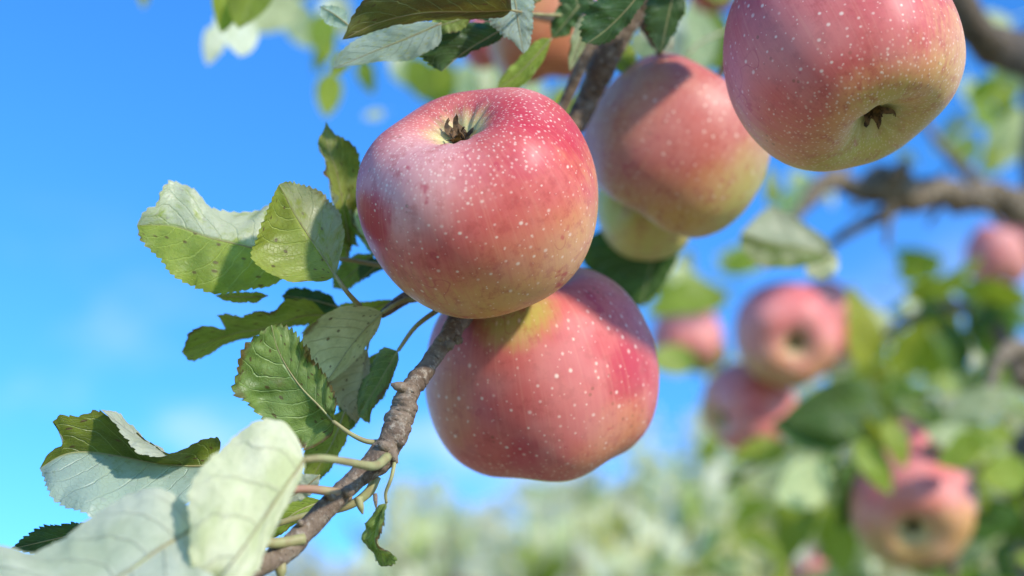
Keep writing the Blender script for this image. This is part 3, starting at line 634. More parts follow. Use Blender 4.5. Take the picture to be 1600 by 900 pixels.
# grey-brown backs
LF((598, 488), (508, 600, -2), [(572, 512, 1), (545, 545, 2), (525, 575, 1)],
   [(570, 478, -2), (530, 480, -4), (495, 500, -4), (474, 530, -4), (482, 565, -2), (495, 585, -2)],
   [(590, 515, 2), (568, 548, 4), (545, 572, 4), (525, 590, 2)],
   0.462, 'brownish', 'under', seed=7, cup=-0.06, pet=[(598, 488), (625, 472, 4), (652, 464, 10)], petw=9, teeth=22, amp=0.4)
LF((574, 545), (558, 662, 0), [(568, 580), (562, 620)], [(545, 555, 2), (515, 585, 2), (512, 615, 2), (535, 640, 1)], [(578, 575, -2), (574, 610, -3), (566, 645, -2)],
   0.470, 'brownish', 'under', seed=8, cup=0.05, teeth=18, amp=0.5, pet=[(574, 545), (578, 520, 2), (588, 495, 6)], petw=6)
LF((622, 548), (560, 650, 2), [(606, 575), (588, 605), (572, 630)], [(600, 545, 3), (580, 565, 4), (568, 595, 4), (560, 625, 3)], [(622, 568, -2), (612, 598, -3), (582, 640, -2), (578, 660, 0)],
   0.466, 'green', 'top', seed=9, cup=0.20, teeth=16, pet=[(622, 548), (650, 510, 2), (690, 480, 8)], petw=9)
LF((600, 548), (572, 640, 2), [(590, 590)], [(575, 560), (566, 600)], [(612, 575), (600, 620)], 0.478, 'green', 'top', seed=33, teeth=14, ns=5)
# the wrinkled green leaf in the middle
LF((522, 660), (424, 508, -1), [(498, 634, 0), (470, 605, 1), (446, 570, 1), (432, 540, 0)],
   [(516, 682, 1), (482, 700, 2), (452, 690, -1), (412, 655, -3), (378, 628, -5), (362, 606, -5), (368, 575, -4), (378, 548, -4), (400, 524, -3)],
   [(526, 632, -2), (514, 600, -1), (500, 575, 0), (482, 545, 1), (466, 520, 2), (446, 508, 2)],
   0.438, 'green', 'top', seed=10, cup=0.08, ripple=1.6, teeth=24, amp=1.2, wav=3.5, pet=[(520, 658), (548, 678), (575, 690), (606, 690, 2)], petw=10, rib=4)
LF((540, 640, 0), (482, 758), [(520, 690), (500, 725)], [(505, 660), (478, 700), (474, 735)], [(545, 670), (530, 710), (505, 745)], 0.470, 'yellow', 'top', seed=11, teeth=16, amp=0.5)
LF((560, 640, 0), (520, 690), [(540, 665)], [(528, 645), (515, 668)], [(556, 662), (540, 682)], 0.474, 'green', 'top', seed=34, teeth=12, ns=5)
# bright leaf close to the lens
LF((476, 718, 14), (322, 925, -6), [(440, 768, 6), (404, 822, 0), (362, 880, -8)],
   [(468, 690, 18), (440, 655, 20), (405, 658, 18), (372, 672, 15), (345, 700, 10), (312, 735, 5), (296, 780, 0), (300, 830, -5), (300, 880, -10)],
   [(474, 738, 12), (452, 780, 7), (425, 840, 0), (395, 900, -7), (350, 930, -12)],
   0.370, 'pale', 'under', seed=12, cup=0.10, ripple=0.8, teeth=20, amp=0.6, rib=6, pet=[(476, 718, 14), (505, 716, 22), (545, 722, 34), (585, 728, 50), (605, 714, 62)], petw=16)
LF((500, 742), (428, 790), [(465, 770)], [(470, 742), (440, 765)], [(495, 765), (460, 785)], 0.420, 'silver', 'under', seed=35, teeth=12, ns=5)
# big folded leaf at the far left
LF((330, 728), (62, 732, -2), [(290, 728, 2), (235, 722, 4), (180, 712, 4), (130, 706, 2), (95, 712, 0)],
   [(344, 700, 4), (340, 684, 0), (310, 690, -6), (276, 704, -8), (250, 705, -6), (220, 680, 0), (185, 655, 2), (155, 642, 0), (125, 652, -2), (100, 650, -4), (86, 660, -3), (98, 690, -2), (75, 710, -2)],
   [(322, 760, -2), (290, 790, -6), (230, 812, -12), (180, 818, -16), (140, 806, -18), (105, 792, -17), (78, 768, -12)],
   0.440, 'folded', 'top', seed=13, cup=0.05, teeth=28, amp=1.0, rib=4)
LF((262, 712, -2), (158, 640, 2), [(215, 684, 2)], [(250, 700, 6), (205, 662, 8), (178, 644, 6)], [(240, 715, -4), (212, 705, -6), (185, 668, -2)], 0.436, 'silver', 'under', seed=36, teeth=14, ns=5, rib=0)
# leaf along the lower-left corner
LF((302, 826, 8), (-40, 985, -6), [(250, 858, 2), (180, 905, -4), (80, 950, -8)],
   [(298, 792, 14), (265, 766, 16), (225, 764, 16), (180, 782, 14), (130, 820, 12), (60, 862, 8), (-20, 852, 8), (-90, 920, 4)],
   [(318, 860, 2), (330, 910, -8), (250, 960, -16), (100, 1010, -20)],
   0.365, 'silver', 'under', seed=14, cup=0.06, ripple=0.7, teeth=24, amp=0.5, rib=7, pet=[(302, 826, 8), (330, 815, 14), (370, 810, 30), (420, 800, 55)], petw=10)
LF((150, 822), (16, 858, 0), [(110, 836), (60, 848)], [(130, 816), (90, 820), (50, 832)], [(140, 842), (100, 856), (60, 866)], 0.450, 'deep', 'top', seed=15, teeth=16, amp=1.2)
LF((330, 790), (240, 930), [(300, 850)], [(285, 800), (240, 860)], [(340, 840), (300, 910)], 0.405, 'green', 'top', seed=37, teeth=14)
# leaves beneath the stem
LF((505, 782, 4), (380, 880), [(460, 802), (420, 835)], [(470, 776), (420, 790), (385, 830)], [(490, 800), (455, 825), (415, 850)], 0.440, 'yellow', 'top', seed=16, teeth=16, amp=0.5, pet=[(505, 782, 4), (530, 776, -6)], petw=6)
LF((452, 770), (372, 905), [(420, 820), (392, 862)], [(415, 775), (375, 830), (362, 880)], [(440, 800), (418, 850), (398, 890)], 0.432, 'yellow', 'top', seed=17, teeth=16)
under_branch(px_tube('petiole', [(425, 772, 0.405, 6), (470, 764, 0.412, 6.5), (515, 768, 0.420, 7.5), (545, 776, 0.426, 9)], None, pet_red, 24, 10))
under_branch(px_tube('petiole', [(378, 848, 0.402, 7), (410, 848, 0.404, 8), (440, 848, 0.408, 9), (475, 842, 0.412, 9)], None, pet_mat, 20, 10))
under_branch(px_tube('petiole', [(392, 838, 0.428, 4), (430, 820, 0.430, 5), (480, 805, 0.432, 5.5), (540, 792, 0.434, 6.5), (575, 770, 0.436, 8), (588, 745, 0.438, 8)], None, pet_mat, 30, 10))
# withered leaf on a thread of a stalk
LF((604, 786), (600, 885, 0), [(592, 815, -1), (590, 845, 0), (596, 868, 0)],
   [(590, 792, 0), (572, 818, 2), (570, 845, 2), (580, 872, 1), (592, 884, 0)], [(606, 805, -3), (600, 835, -4), (606, 855, -3), (620, 872, -1), (615, 884, 0)],
   0.430, 'green', 'top', seed=18, cup=0.3, ripple=1.6, teeth=16, amp=1.0, pet=[(604, 786), (603, 770), (612, 745), (618, 715, 4)], petw=7)
# top cluster
LF((800, 16, 4), (535, 62, -2), [(740, 18, 2), (660, 20, 0), (590, 36, 0)],
   [(790, -10, -4), (720, -40, -8), (640, -45, -8), (580, -10, -6), (552, 25, -3)], [(780, 28, 4), (720, 30, 4), (650, 34, 4), (590, 48, 2), (555, 58, 0)],
   0.455, 'brownish', 'top', seed=19, cup=0.12, teeth=22, amp=0.6, pet=[(800, 16, 4), (835, 22, 30), (880, 24, 60)], petw=6)
LF((690, 36), (520, 108, 0), [(640, 58), (580, 82)], [(650, 34), (580, 50), (530, 82)], [(685, 70), (640, 92), (580, 98)], 0.470, 'spotted', 'under', seed=20, teeth=20, amp=0.4)
LF((795, 40), (690, 112, -2), [(760, 60), (722, 84)], [(760, 36), (700, 42), (658, 80), (668, 98)], [(780, 62), (745, 78), (712, 92), (698, 104)], 0.478, 'deep', 'top', seed=21, cup=0.12, teeth=20, amp=0.9)
LF((738, 24), (668, 46), [(700, 36)], [(715, 18), (682, 24)], [(722, 46), (690, 52)], 0.474, 'olive', 'top', seed=38, teeth=10, ns=5)
LF((800, -30), (818, 84, 0), [(806, 10), (812, 50)], [(780, -10), (765, 25), (768, 42), (795, 60)], [(830, -10), (834, 20), (832, 50), (828, 72)], 0.470, 'spotted', 'under', seed=22, cup=0.08, teeth=20, amp=0.7)
LF((862, 60), (775, 140), [(835, 90), (805, 120)], [(840, 62), (810, 92), (784, 120)], [(850, 92), (825, 128), (795, 142)], 0.500, 'yellow', 'top', seed=23, teeth=12, amp=0.4)
LF((1012, -30), (918, 68, -2), [(985, 8), (950, 44)], [(975, -30), (930, 0), (908, 40), (910, 62)], [(1010, 0), (990, 28), (965, 54), (940, 70)], 0.480, 'deep', 'top', seed=24, teeth=18, amp=1.0)
LF((1062, -40), (1032, 85), [(1050, 0), (1040, 45)], [(1030, -30), (1008, 10), (1010, 40), (1022, 70)], [(1072, -10), (1066, 25), (1048, 62)], 0.512, 'deep', 'top', seed=25, teeth=16, amp=0.8)
LF((925, 22), (890, 112), [(912, 50), (898, 85)], [(905, 28), (892, 60), (888, 92)], [(926, 45), (914, 75), (900, 98)], 0.505, 'green', 'under', seed=26, teeth=12, amp=0.4, cup=0.15)
LF((895, -40), (905, 25), [(900, -5)], [(875, -20), (878, 8)], [(925, -20), (925, 10)], 0.515, 'deep', 'top', seed=39, teeth=10)
LF((1040, 360), (1000, 480), [(1020, 410)], [(960, 352), (905, 385), (925, 430), (970, 470)], [(1060, 390), (1040, 440), (1015, 470)], 0.63, 'deep', 'top', seed=27, teeth=14, cup=0.1)
LF((840, 0), (745, 30), [(790, 12)], [(800, -8), (765, 5)], [(820, 25), (780, 35)], 0.495, 'deep', 'top', seed=40, teeth=10, ns=5)
LF((905, 8), (862, 60), [(888, 30)], [(878, 6), (862, 35)], [(905, 30), (885, 55)], 0.512, 'deep', 'top', seed=51, teeth=12, ns=5)
LF((960, 60), (985, 118), [(970, 90)], [(945, 78), (962, 108)], [(985, 72), (995, 100)], 0.56, 'yellow', 'top', seed=52, teeth=10, ns=5)
LF((1000, 20), (1052, 78), [(1022, 52)], [(998, 48), (1022, 76)], [(1030, 30), (1052, 54)], 0.55, 'silver', 'under', seed=53, teeth=12, ns=5)
LF((870, -30), (760, 20), [(815, -12)], [(840, -40), (780, -10)], [(850, -2), (800, 20)], 0.50, 'green', 'top', seed=54, teeth=14, ns=5)
LF((545, 40), (500, 10), [(522, 22)], [(525, 42), (502, 28)], [(540, 18), (515, 8)], 0.47, 'spotted', 'under', seed=55, teeth=12, ns=5)
LF((700, 40), (690, 80), [(690, 60)], [(670, 50), (672, 72)], [(712, 60), (705, 78)], 0.482, 'yellow', 'top', seed=56, teeth=10, ns=5)
LF((560, 385), (505, 330), [(530, 355)], [(532, 378), (506, 352)], [(548, 352), (520, 328)], 0.498, 'green', 'top', seed=57, teeth=14, ns=5)
LF((585, 395), (520, 450), [(552, 425)], [(548, 400), (522, 428)], [(580, 425), (545, 452)], 0.500, 'olive', 'top', seed=58, teeth=14, ns=5)
LF((530, 480), (440, 462), [(485, 468)], [(500, 490), (455, 480)], [(510, 458), (460, 450)], 0.488, 'deep', 'top', seed=59, teeth=14, ns=5)
LF((545, 610), (545, 675), [(546, 640)], [(530, 630), (532, 658)], [(566, 625), (560, 655)], 0.476, 'deep', 'top', seed=60, teeth=12, ns=5)
for a in [(1065, -92, 0.505, 120, -150), (1120, -70, 0.51, 110, -20), (1030, -110, 0.51, 110, 170), (1190, -120, 0.50, 130, -160), (1100, -150, 0.50, 130, 150), (1250, -130, 0.515, 130, -170)]:  # unseen leaves above the frame, added to shade the upper stem and apple
    px, py, d, L, an = a; c_, s_ = math.cos(R(an)), -math.sin(R(an))
    LF((px, py), (px + L * c_, py + L * s_, 4), [(px + L * 0.5 * c_, py + L * 0.5 * s_, -3)], [(px + L * 0.3 * c_ + 34 * s_, py + L * 0.3 * s_ - 34 * c_, 9), (px + L * 0.75 * c_ + 26 * s_, py + L * 0.75 * s_ - 26 * c_, 8)],
       [(px + L * 0.3 * c_ - 34 * s_, py + L * 0.3 * s_ + 34 * c_, -9), (px + L * 0.75 * c_ - 26 * s_, py + L * 0.75 * s_ + 26 * c_, -8)], d, 'deep', 'top', seed=int(px), teeth=16, ns=5)
# leaf under the pale apple, its upper half painted paler as if catching light
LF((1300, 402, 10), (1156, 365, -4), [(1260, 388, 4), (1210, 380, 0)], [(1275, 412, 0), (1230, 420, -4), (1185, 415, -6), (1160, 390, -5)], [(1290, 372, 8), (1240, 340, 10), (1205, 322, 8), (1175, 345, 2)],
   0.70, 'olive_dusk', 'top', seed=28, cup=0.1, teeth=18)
LF((1310, 400), (1258, 430), [(1285, 418)], [(1290, 388), (1264, 400)], [(1308, 425), (1285, 436)], 0.72, 'pale', 'under', seed=41, teeth=8, ns=4)

# ------------------------------------------------------------------ leaves of the trees behind: a few shared blades
def leaf_proto(seed, fold, curl, wid):
    rng = random.Random(seed); nt, ns = 33, 3; V, UV, F = [], [], []
    for i in range(nt):
        t = i / (nt - 1)
        hw = wid * 0.5 * (math.sin(math.pi * min(1, t ** 0.82)) ** 0.75) * (1 - 0.15 * t) + 0.002
        y = t; z = -curl * (t - 0.15) ** 2 * 0.9
        for k in range(-ns, ns + 1):
            s = k / ns; a = abs(s)
            tooth = ((t * 16) % 1.0) * 0.022 if a == 1 and 0.08 < t < 0.97 else 0
            x = s * (hw + tooth)
            zz = z + fold * a * hw * (1.2 - 0.6 * a) + 0.02 * math.sin(t * 11 + seed + (s > 0) * 2) * a + 0.025 * noise.noise(Vector((x * 4, y * 4, seed)))
            V.append((x, y, zz)); UV.append((0.5 + 0.5 * s, t))
    m = 2 * ns + 1
    for i in range(nt - 1):
        for k in range(2 * ns): F.append((i * m + k, i * m + k + 1, (i + 1) * m + k + 1, (i + 1) * m + k))
    v, f, uv = tube_geo(spline([(0, -0.34, -0.05 - 0.03 * curl, 0.012), (0, -0.15, -0.01, 0.010), (0, 0.0, 0, 0.010)], 7), 6)
    b = len(V); V += v; UV += [(0.5, 0.0)] * len(v); F += [tuple(q + b for q in ff) for ff in f]
    return V, F, UV
PROTO = {}
_pg = [leaf_proto(*a) for a in ((1, 0.25, 0.25, 0.55), (2, 0.6, 0.5, 0.50), (3, 0.05, -0.2, 0.62), (4, 0.9, 0.15, 0.52), (5, 0.35, 0.9, 0.56))]
def blade(kind, i):
    if (kind, i) not in PROTO:
        V, F, UV = _pg[i]; me = mesh('blade', V, F, UV); me.materials.append(LM[kind])
        me.polygons.foreach_set('use_smooth', [True] * len(me.polygons)); PROTO[(kind, i)] = me
    return PROTO[(kind, i)]
def bleaf(root, px, py, d, lpx, ang, kind, tilt=0.0, roll=0.0, proto=0):
    """lpx: length in photograph pixels, ang: direction of the tip in the picture, tilt: tip leaning to (+) or from the lens, roll about the midrib"""
    o = bpy.data.objects.new('leaf', blade(kind, proto)); C.objects.link(o)
    a = R(ang); y = (RGT * math.cos(a) + UPV * math.sin(a)) * math.cos(tilt) - FWD * math.sin(tilt)
    z = -FWD - y * (-FWD).dot(y); z.normalize(); x = y.cross(z)
    M = Matrix((x, y, z)).transposed().to_4x4() @ Matrix.Rotation(roll, 4, 'Y')
    s = lpx * PX(d)
    o.parent = root
    o.matrix_parent_inverse = Matrix.Translation(-root.location)
    o.matrix_basis = Matrix.Translation(P(px, py, d)) @ M @ Matrix.Scale(s, 4)
    return o
def rtube(root, name, pts, mat, n=40, sides=12, bump=0.15, bscale=60):
    v, f, uv = tube_geo(px_path(pts, n), sides, bump=bump, bscale=bscale)
    o = link(name, mesh(name, v, f, uv), None, mat); o.parent = root; o.matrix_parent_inverse = Matrix.Translation(-root.location); return o

# the tree on the right: trunk, boughs, twigs, leaves
base = P(1640, 900, 1.2); base.z = 0.0
TR = thing('apple_tree', 'tree on the right with a thick brown bough and blurred leaves', 'tree', base)
tb = P(1600, 900, 1.16)
v, f, uv = tube_geo(spline([(base.x + 0.05, base.y + 0.05, -0.03, 0.075), (base.x + 0.03, base.y + 0.03, 0.25, 0.055), (base.x, base.y - 0.01, 0.9, 0.042), tuple(P(1640, 900, 1.18)) + (0.026,),
    tuple(P(1660, 690, 1.16)) + (0.020,), tuple(P(1690, 470, 1.16)) + (0.020,), tuple(P(1640, 300, 1.15)) + (0.022,), tuple(P(1640, 180, 1.14)) + (0.020,), tuple(P(1640, 60, 1.12)) + (0.018,), tuple(P(1700, -120, 1.15)) + (0.014,)], 120), 18, bump=0.16, bscale=45)
o = link('trunk', mesh('trunk', v, f, uv), None, bark_old); o.parent = TR; o.matrix_parent_inverse = Matrix.Translation(-TR.location)
rtube(TR, 'bough', [(1640, 322, 1.15, 30), (1585, 322, 1.13, 26), (1548, 304, 1.12, 24), (1505, 312, 1.10, 22), (1462, 296, 1.09, 23), (1425, 306, 1.08, 27), (1385, 288, 1.07, 30), (1345, 296, 1.06, 20), (1312, 282, 1.06, 17), (1282, 292, 1.05, 14), (1262, 318, 1.04, 11), (1238, 345, 1.03, 7)], bark_old, 120, 16, 0.35, 60)
for _k, (a_, b_, c_, d_) in enumerate(((1300, 285, 1330, 245), (1470, 300, 1450, 350), (1520, 305, 1560, 350), (1350, 300, 1330, 330), (1440, 300, 1480, 262), (1310, 290, 1290, 250))):
    rtube(TR, 'twig', [(a_, b_, 1.07, 6), ((a_ + c_) / 2 + 6, (b_ + d_) / 2, 1.08, 5), (c_, d_, 1.10, 3)], bark_old, 16, 8, 0.2)
rtube(TR, 'bough', [(1385, 290, 1.07, 17), (1402, 272, 1.05, 14), (1416, 256, 1.04, 10)], bark_old, 20, 14, 0.15)
rtube(TR, 'bough', [(1650, 90, 1.08, 36), (1590, 84, 0.98, 34), (1545, 66, 0.92, 30), (1515, 30, 0.90, 26), (1490, -20, 0.90, 24), (1470, -80, 0.92, 22)], bark_dark, 60, 16, 0.2)
rtube(TR, 'twig', [(1420, 312, 1.08, 13), (1380, 335, 1.07, 12), (1340, 355, 1.06, 10), (1305, 378, 1.05, 7), (1290, 400, 1.05, 4)], bark_old, 40, 10, 0.25)
rtube(TR, 'twig', [(1392, 318, 1.05, 9), (1388, 345, 1.05, 7), (1386, 385, 1.05, 4)], bark_old, 24, 8)
rtube(TR, 'twig', [(1540, 300, 1.20, 14), (1500, 260, 1.22, 10), (1460, 215, 1.26, 7), (1420, 150, 1.3, 5)], bark_old, 30, 8)
rtube(TR, 'twig', [(1640, 600, 1.15, 16), (1600, 545, 1.10, 14), (1560, 560, 1.06, 11), (1545, 610, 1.02, 9), (1510, 655, 1.0, 8), (1460, 695, 0.985, 8), (1420, 725, 0.98, 8), (1400, 736, 0.98, 5)], bark_old, 70, 10, 0.2)
rtube(TR, 'twig', [(1486, 905, 1.02, 8), (1492, 850, 1.02, 9), (1500, 805, 1.03, 9), (1508, 760, 1.05, 8), (1525, 690, 1.08, 6)], bark_old, 40, 10, 0.15)
rtube(TR, 'twig', [(1600, 600, 1.16, 18), (1570, 530, 1.2, 15), (1500, 480, 1.22, 12), (1420, 500, 1.24, 9), (1330, 560, 1.2, 7), (1240, 600, 1.16, 5)], bark_old, 60, 10, 0.2)
rtube(TR, 'twig', [(1600, 740, 1.16, 18), (1500, 720, 1.2, 13), (1400, 650, 1.22, 10), (1320, 640, 1.2, 8), (1230, 700, 1.2, 6), (1130, 760, 1.25, 4)], bark_old, 60, 10, 0.2)
rng = random.Random(12)
def rl(root, box, n, dr, lr, kinds, angr=(-150, -30), rolls=1.2, tilts=0.7):
    for _ in range(n):
        px, py = rng.uniform(box[0], box[2]), rng.uniform(box[1], box[3])
        d = rng.uniform(*dr)
        bleaf(root, px, py, d, rng.uniform(*lr) / d, rng.uniform(*angr), rng.choice(kinds), rng.uniform(-tilts, tilts), rng.uniform(-rolls, rolls), rng.randrange(5))
# leaves one can pick out (px, py, depth, length, tip direction, kind, tilt, roll, blade)
for a in [
    (1352, 580, 1.10, 135, 95, 'bg_yellow', 0.1, 0.5, 0), (1410, 455, 1.14, 130, 10, 'bg_yellow', 0.2, 0.9, 1), (1520, 455, 1.14, 90, -5, 'bg_mid', 0.2, 0.8, 2),
    (1390, 585, 1.02, 120, 190, 'bg_mid', 0.4, -0.6, 2), (1390, 625, 1.0, 170, 188, 'bg_dark', 0.2, 0.2, 0), (1330, 680, 1.0, 125, 175, 'bg_dark', -0.1, 0.4, 2),
    (1370, 610, 1.0, 100, -82, 'bg_mid', 0.1, 0.6, 0), (1350, 650, 0.98, 70, -55, 'bg_yellow', 0.4, 0.9, 3), (1480, 660, 0.99, 110, 35, 'bg_pale', 0.3, -0.7, 0),
    (1560, 680, 0.98, 110, 195, 'bg_mid', 0.2, 0.3, 2), (1530, 700, 0.97, 90, 160, 'bg_pale', 0.2, 0.3, 0), (1610, 735, 0.97, 100, 185, 'bg_mid', 0.3, 0.2, 2),
    (1590, 800, 0.97, 110, 200, 'bg_dark', 0.1, -0.4, 0), (1300, 740, 1.0, 130, 195, 'bg_pale', 0.5, 0.1, 2), (1260, 760, 1.05, 120, -110, 'bg_mid', 0.2, 0.4, 0),
    (1330, 720, 1.0, 110, -95, 'bg_dark', 0.2, -0.5, 0), (1338, 690, 0.94, 95, -55, 'bg_mid', 0.3, -0.3, 0), (1540, 690, 0.94, 100, 195, 'bg_mid', 0.3, -0.3, 2), (1385, 655, 0.94, 80, -70, 'bg_yellow', 0.4, -0.3, 0), (1400, 590, 1.2, 120, 60, 'bg_yellow', 0.1, 0.3, 2), (1450, 590, 1.25, 140, 80, 'bg_yellow', 0.1, -0.5, 0),
    (1500, 590, 1.2, 130, 110, 'bg_dark', 0.2, 0.4, 1), (1550, 600, 1.22, 140, 95, 'bg_mid', 0.2, 0.4, 2), (1590, 480, 1.2, 110, 160, 'bg_yellow', 0.2, 0.4, 0),
    (1530, 540, 1.15, 100, 85, 'bg_dark', 0.1, -0.8, 1), (1450, 560, 1.3, 90, 100, 'bg_pale', 0.1, 0.6, 3), (1486, 500, 1.3, 80, -88, 'pale', 0.5, -0.6, 2), (1290, 285, 1.35, 50, -90, 'pale', 0.5, -0.6, 2), (1062, 410, 1.35, 60, -90, 'pale', 0.5, -0.6, 0), (1148, 556, 1.25, 56, -85, 'pale', 0.5, -0.6, 2), (1520, 545, 1.1, 50, -95, 'pale', 0.5, -0.6, 3), (1590, 545, 1.2, 60, -110, 'pale', 0.5, -0.6, 2), (1470, 625, 1.2, 70, -20, 'pale', 0.5, -0.3, 0), (1420, 470, 1.5, 60, -80, 'pale', 0.5, -0.6, 0), (1300, 500, 1.5, 60, -80, 'pale', 0.5, -0.6, 0), (1350, 860, 1.4, 60, -80, 'pale', 0.5, -0.6, 0), (1240, 830, 1.6, 60, -80, 'pale', 0.5, -0.6, 2), (1570, 860, 1.3, 60, -80, 'pale', 0.5, -0.6, 2), (1400, 230, 1.2, 50, -50, 'pale', 0.5, -0.6, 2), (1500, 770, 1.2, 60, -80, 'pale', 0.5, -0.6, 2), (1390, 540, 1.3, 80, 110, 'bg_pale', 0.1, 0.6, 1),
    (1090, 560, 1.3, 90, 185, 'bg_mid', 0.2, 0.4, 2), (1130, 455, 1.3, 130, 190, 'bg_yellow', 0.3, 0.6, 0), (1110, 470, 1.35, 90, 150, 'bg_pale', 0.2, 0.2, 2),
    (1060, 445, 1.4, 60, 75, 'bg_pale', 0.1, 0.2, 2), (1145, 570, 1.25, 60, -80, 'bg_pale', 0.1, 0.2, 2), (1165, 620, 1.3, 60, -110, 'bg_yellow', 0.1, 0.2, 2),
    (1300, 560, 1.3, 90, -60, 'bg_pale', 0.2, 0.3, 0), (1230, 700, 1.04, 90, 185, 'bg_yellow', 0.2, 0.6, 0), (1300, 790, 1.06, 110, -80, 'bg_mid', 0.2, 0.5, 2),
    (1540, 230, 1.3, 90, 40, 'bg_pale', 0.2, 0.3, 0), (1510, 150, 1.4, 80, 20, 'bg_yellow', 0.2, 0.5, 0), (1560, 160, 1.4, 80, -60, 'bg_mid', 0.2, 0.5, 2),
    (1580, 30, 1.3, 100, 200, 'bg_pale', 0.2, 0.5, 2), (1560, 110, 1.35, 70, -20, 'bg_pale', 0.2, 0.5, 3), (1520, 210, 1.4, 60, -120, 'bg_mid', 0.2, 0.5, 3),
    (1200, 320, 1.2, 60, 80, 'bg_yellow', 0.1, 0.4, 1), (1275, 300, 1.3, 60, 150, 'bg_pale', 0.2, 0.2, 2), (1545, 95, 1.5, 90, -30, 'bg_yellow', 0.4, -0.4, 0), (1510, 120, 1.6, 80, -80, 'bg_pale', 0.4, -0.5, 2), (1575, 190, 1.5, 90, -120, 'bg_yellow', 0.4, -0.4, 0), (1600, 130, 1.4, 90, 200, 'bg_mid', 0.4, -0.4, 2), (1530, 270, 1.5, 70, 40, 'bg_pale', 0.4, -0.4, 0),
    (1490, 30, 1.6, 90, -30, 'bg_yellow', 0.4, -0.4, 2), (1590, 250, 1.6, 80, 150, 'bg_pale', 0.4, -0.4, 2), (1215, 345, 1.5, 70, 60, 'bg_pale', 0.4, -0.4, 2), (1130, 420, 1.5, 90, 20, 'bg_yellow', 0.4, -0.4, 0), (1190, 410, 1.6, 90, 170, 'bg_pale', 0.4, -0.4, 2), (1030, 480, 1.6, 90, 30, 'bg_yellow', 0.4, -0.4, 2), (1100, 620, 1.7, 90, -70, 'bg_pale', 0.4, -0.4, 2), (1120, 660, 1.8, 80, -110, 'bg_yellow', 0.4, -0.4, 0), (1400, 430, 1.6, 80, 20, 'bg_yellow', 0.4, -0.3, 2), (1470, 425, 1.6, 90, 160, 'bg_yellow', 0.4, -0.3, 0), (1290, 440, 1.15, 50, -100, 'bg_yellow', 0.2, 0.3, 0),
]: bleaf(TR, *a)
rl(TR, (1210, 620, 1600, 900), 40, (1.14, 1.6), (90, 150), ['bg_mid', 'bg_dark', 'bg_mid', 'bg_yellow', 'bg_yellow', 'bg_pale'], (-160, -10))
rl(TR, (1350, 470, 1620, 640), 28, (1.25, 1.8), (80, 130), ['bg_yellow', 'bg_mid', 'bg_mid', 'bg_dark', 'bg_pale'], (-200, 20))
rl(TR, (1500, 620, 1620, 900), 14, (1.05, 1.4), (80, 130), ['bg_dark', 'bg_mid', 'bg_mid', 'bg_pale'], (-160, -10))
rl(TR, (1100, 760, 1400, 920), 24, (1.3, 1.9), (80, 120), ['bg_mid', 'bg_pale', 'bg_yellow', 'bg_dark'], (-160, -10))
rl(TR, (1340, 450, 1640, 700), 44, (1.5, 2.6), (90, 130), ['bg_yellow', 'bg_yellow', 'bg_mid', 'bg_pale', 'bg_mid'], (-200, 60), 0.9, 0.8)
rl(TR, (1180, 650, 1640, 930), 44, (1.6, 2.8), (90, 130), ['bg_yellow', 'bg_mid', 'bg_mid', 'bg_pale', 'bg_dark'], (-200, 60), 0.9, 0.8)
rl(TR, (990, 690, 1220, 900), 16, (1.8, 3.0), (80, 110), ['bg_pale', 'bg_yellow', 'bg_pale', 'bg_mid'], (-200, 60), 0.9, 0.8)
rl(TR, (1020, 410, 1170, 600), 9, (1.4, 2.0), (70, 110), ['bg_yellow', 'bg_pale', 'bg_mid'], (-200, 60), 0.9, 0.8)
rl(TR, (1500, 90, 1610, 260), 12, (1.3, 1.7), (60, 100), ['bg_pale', 'bg_yellow', 'bg_mid'], (-200, 40))

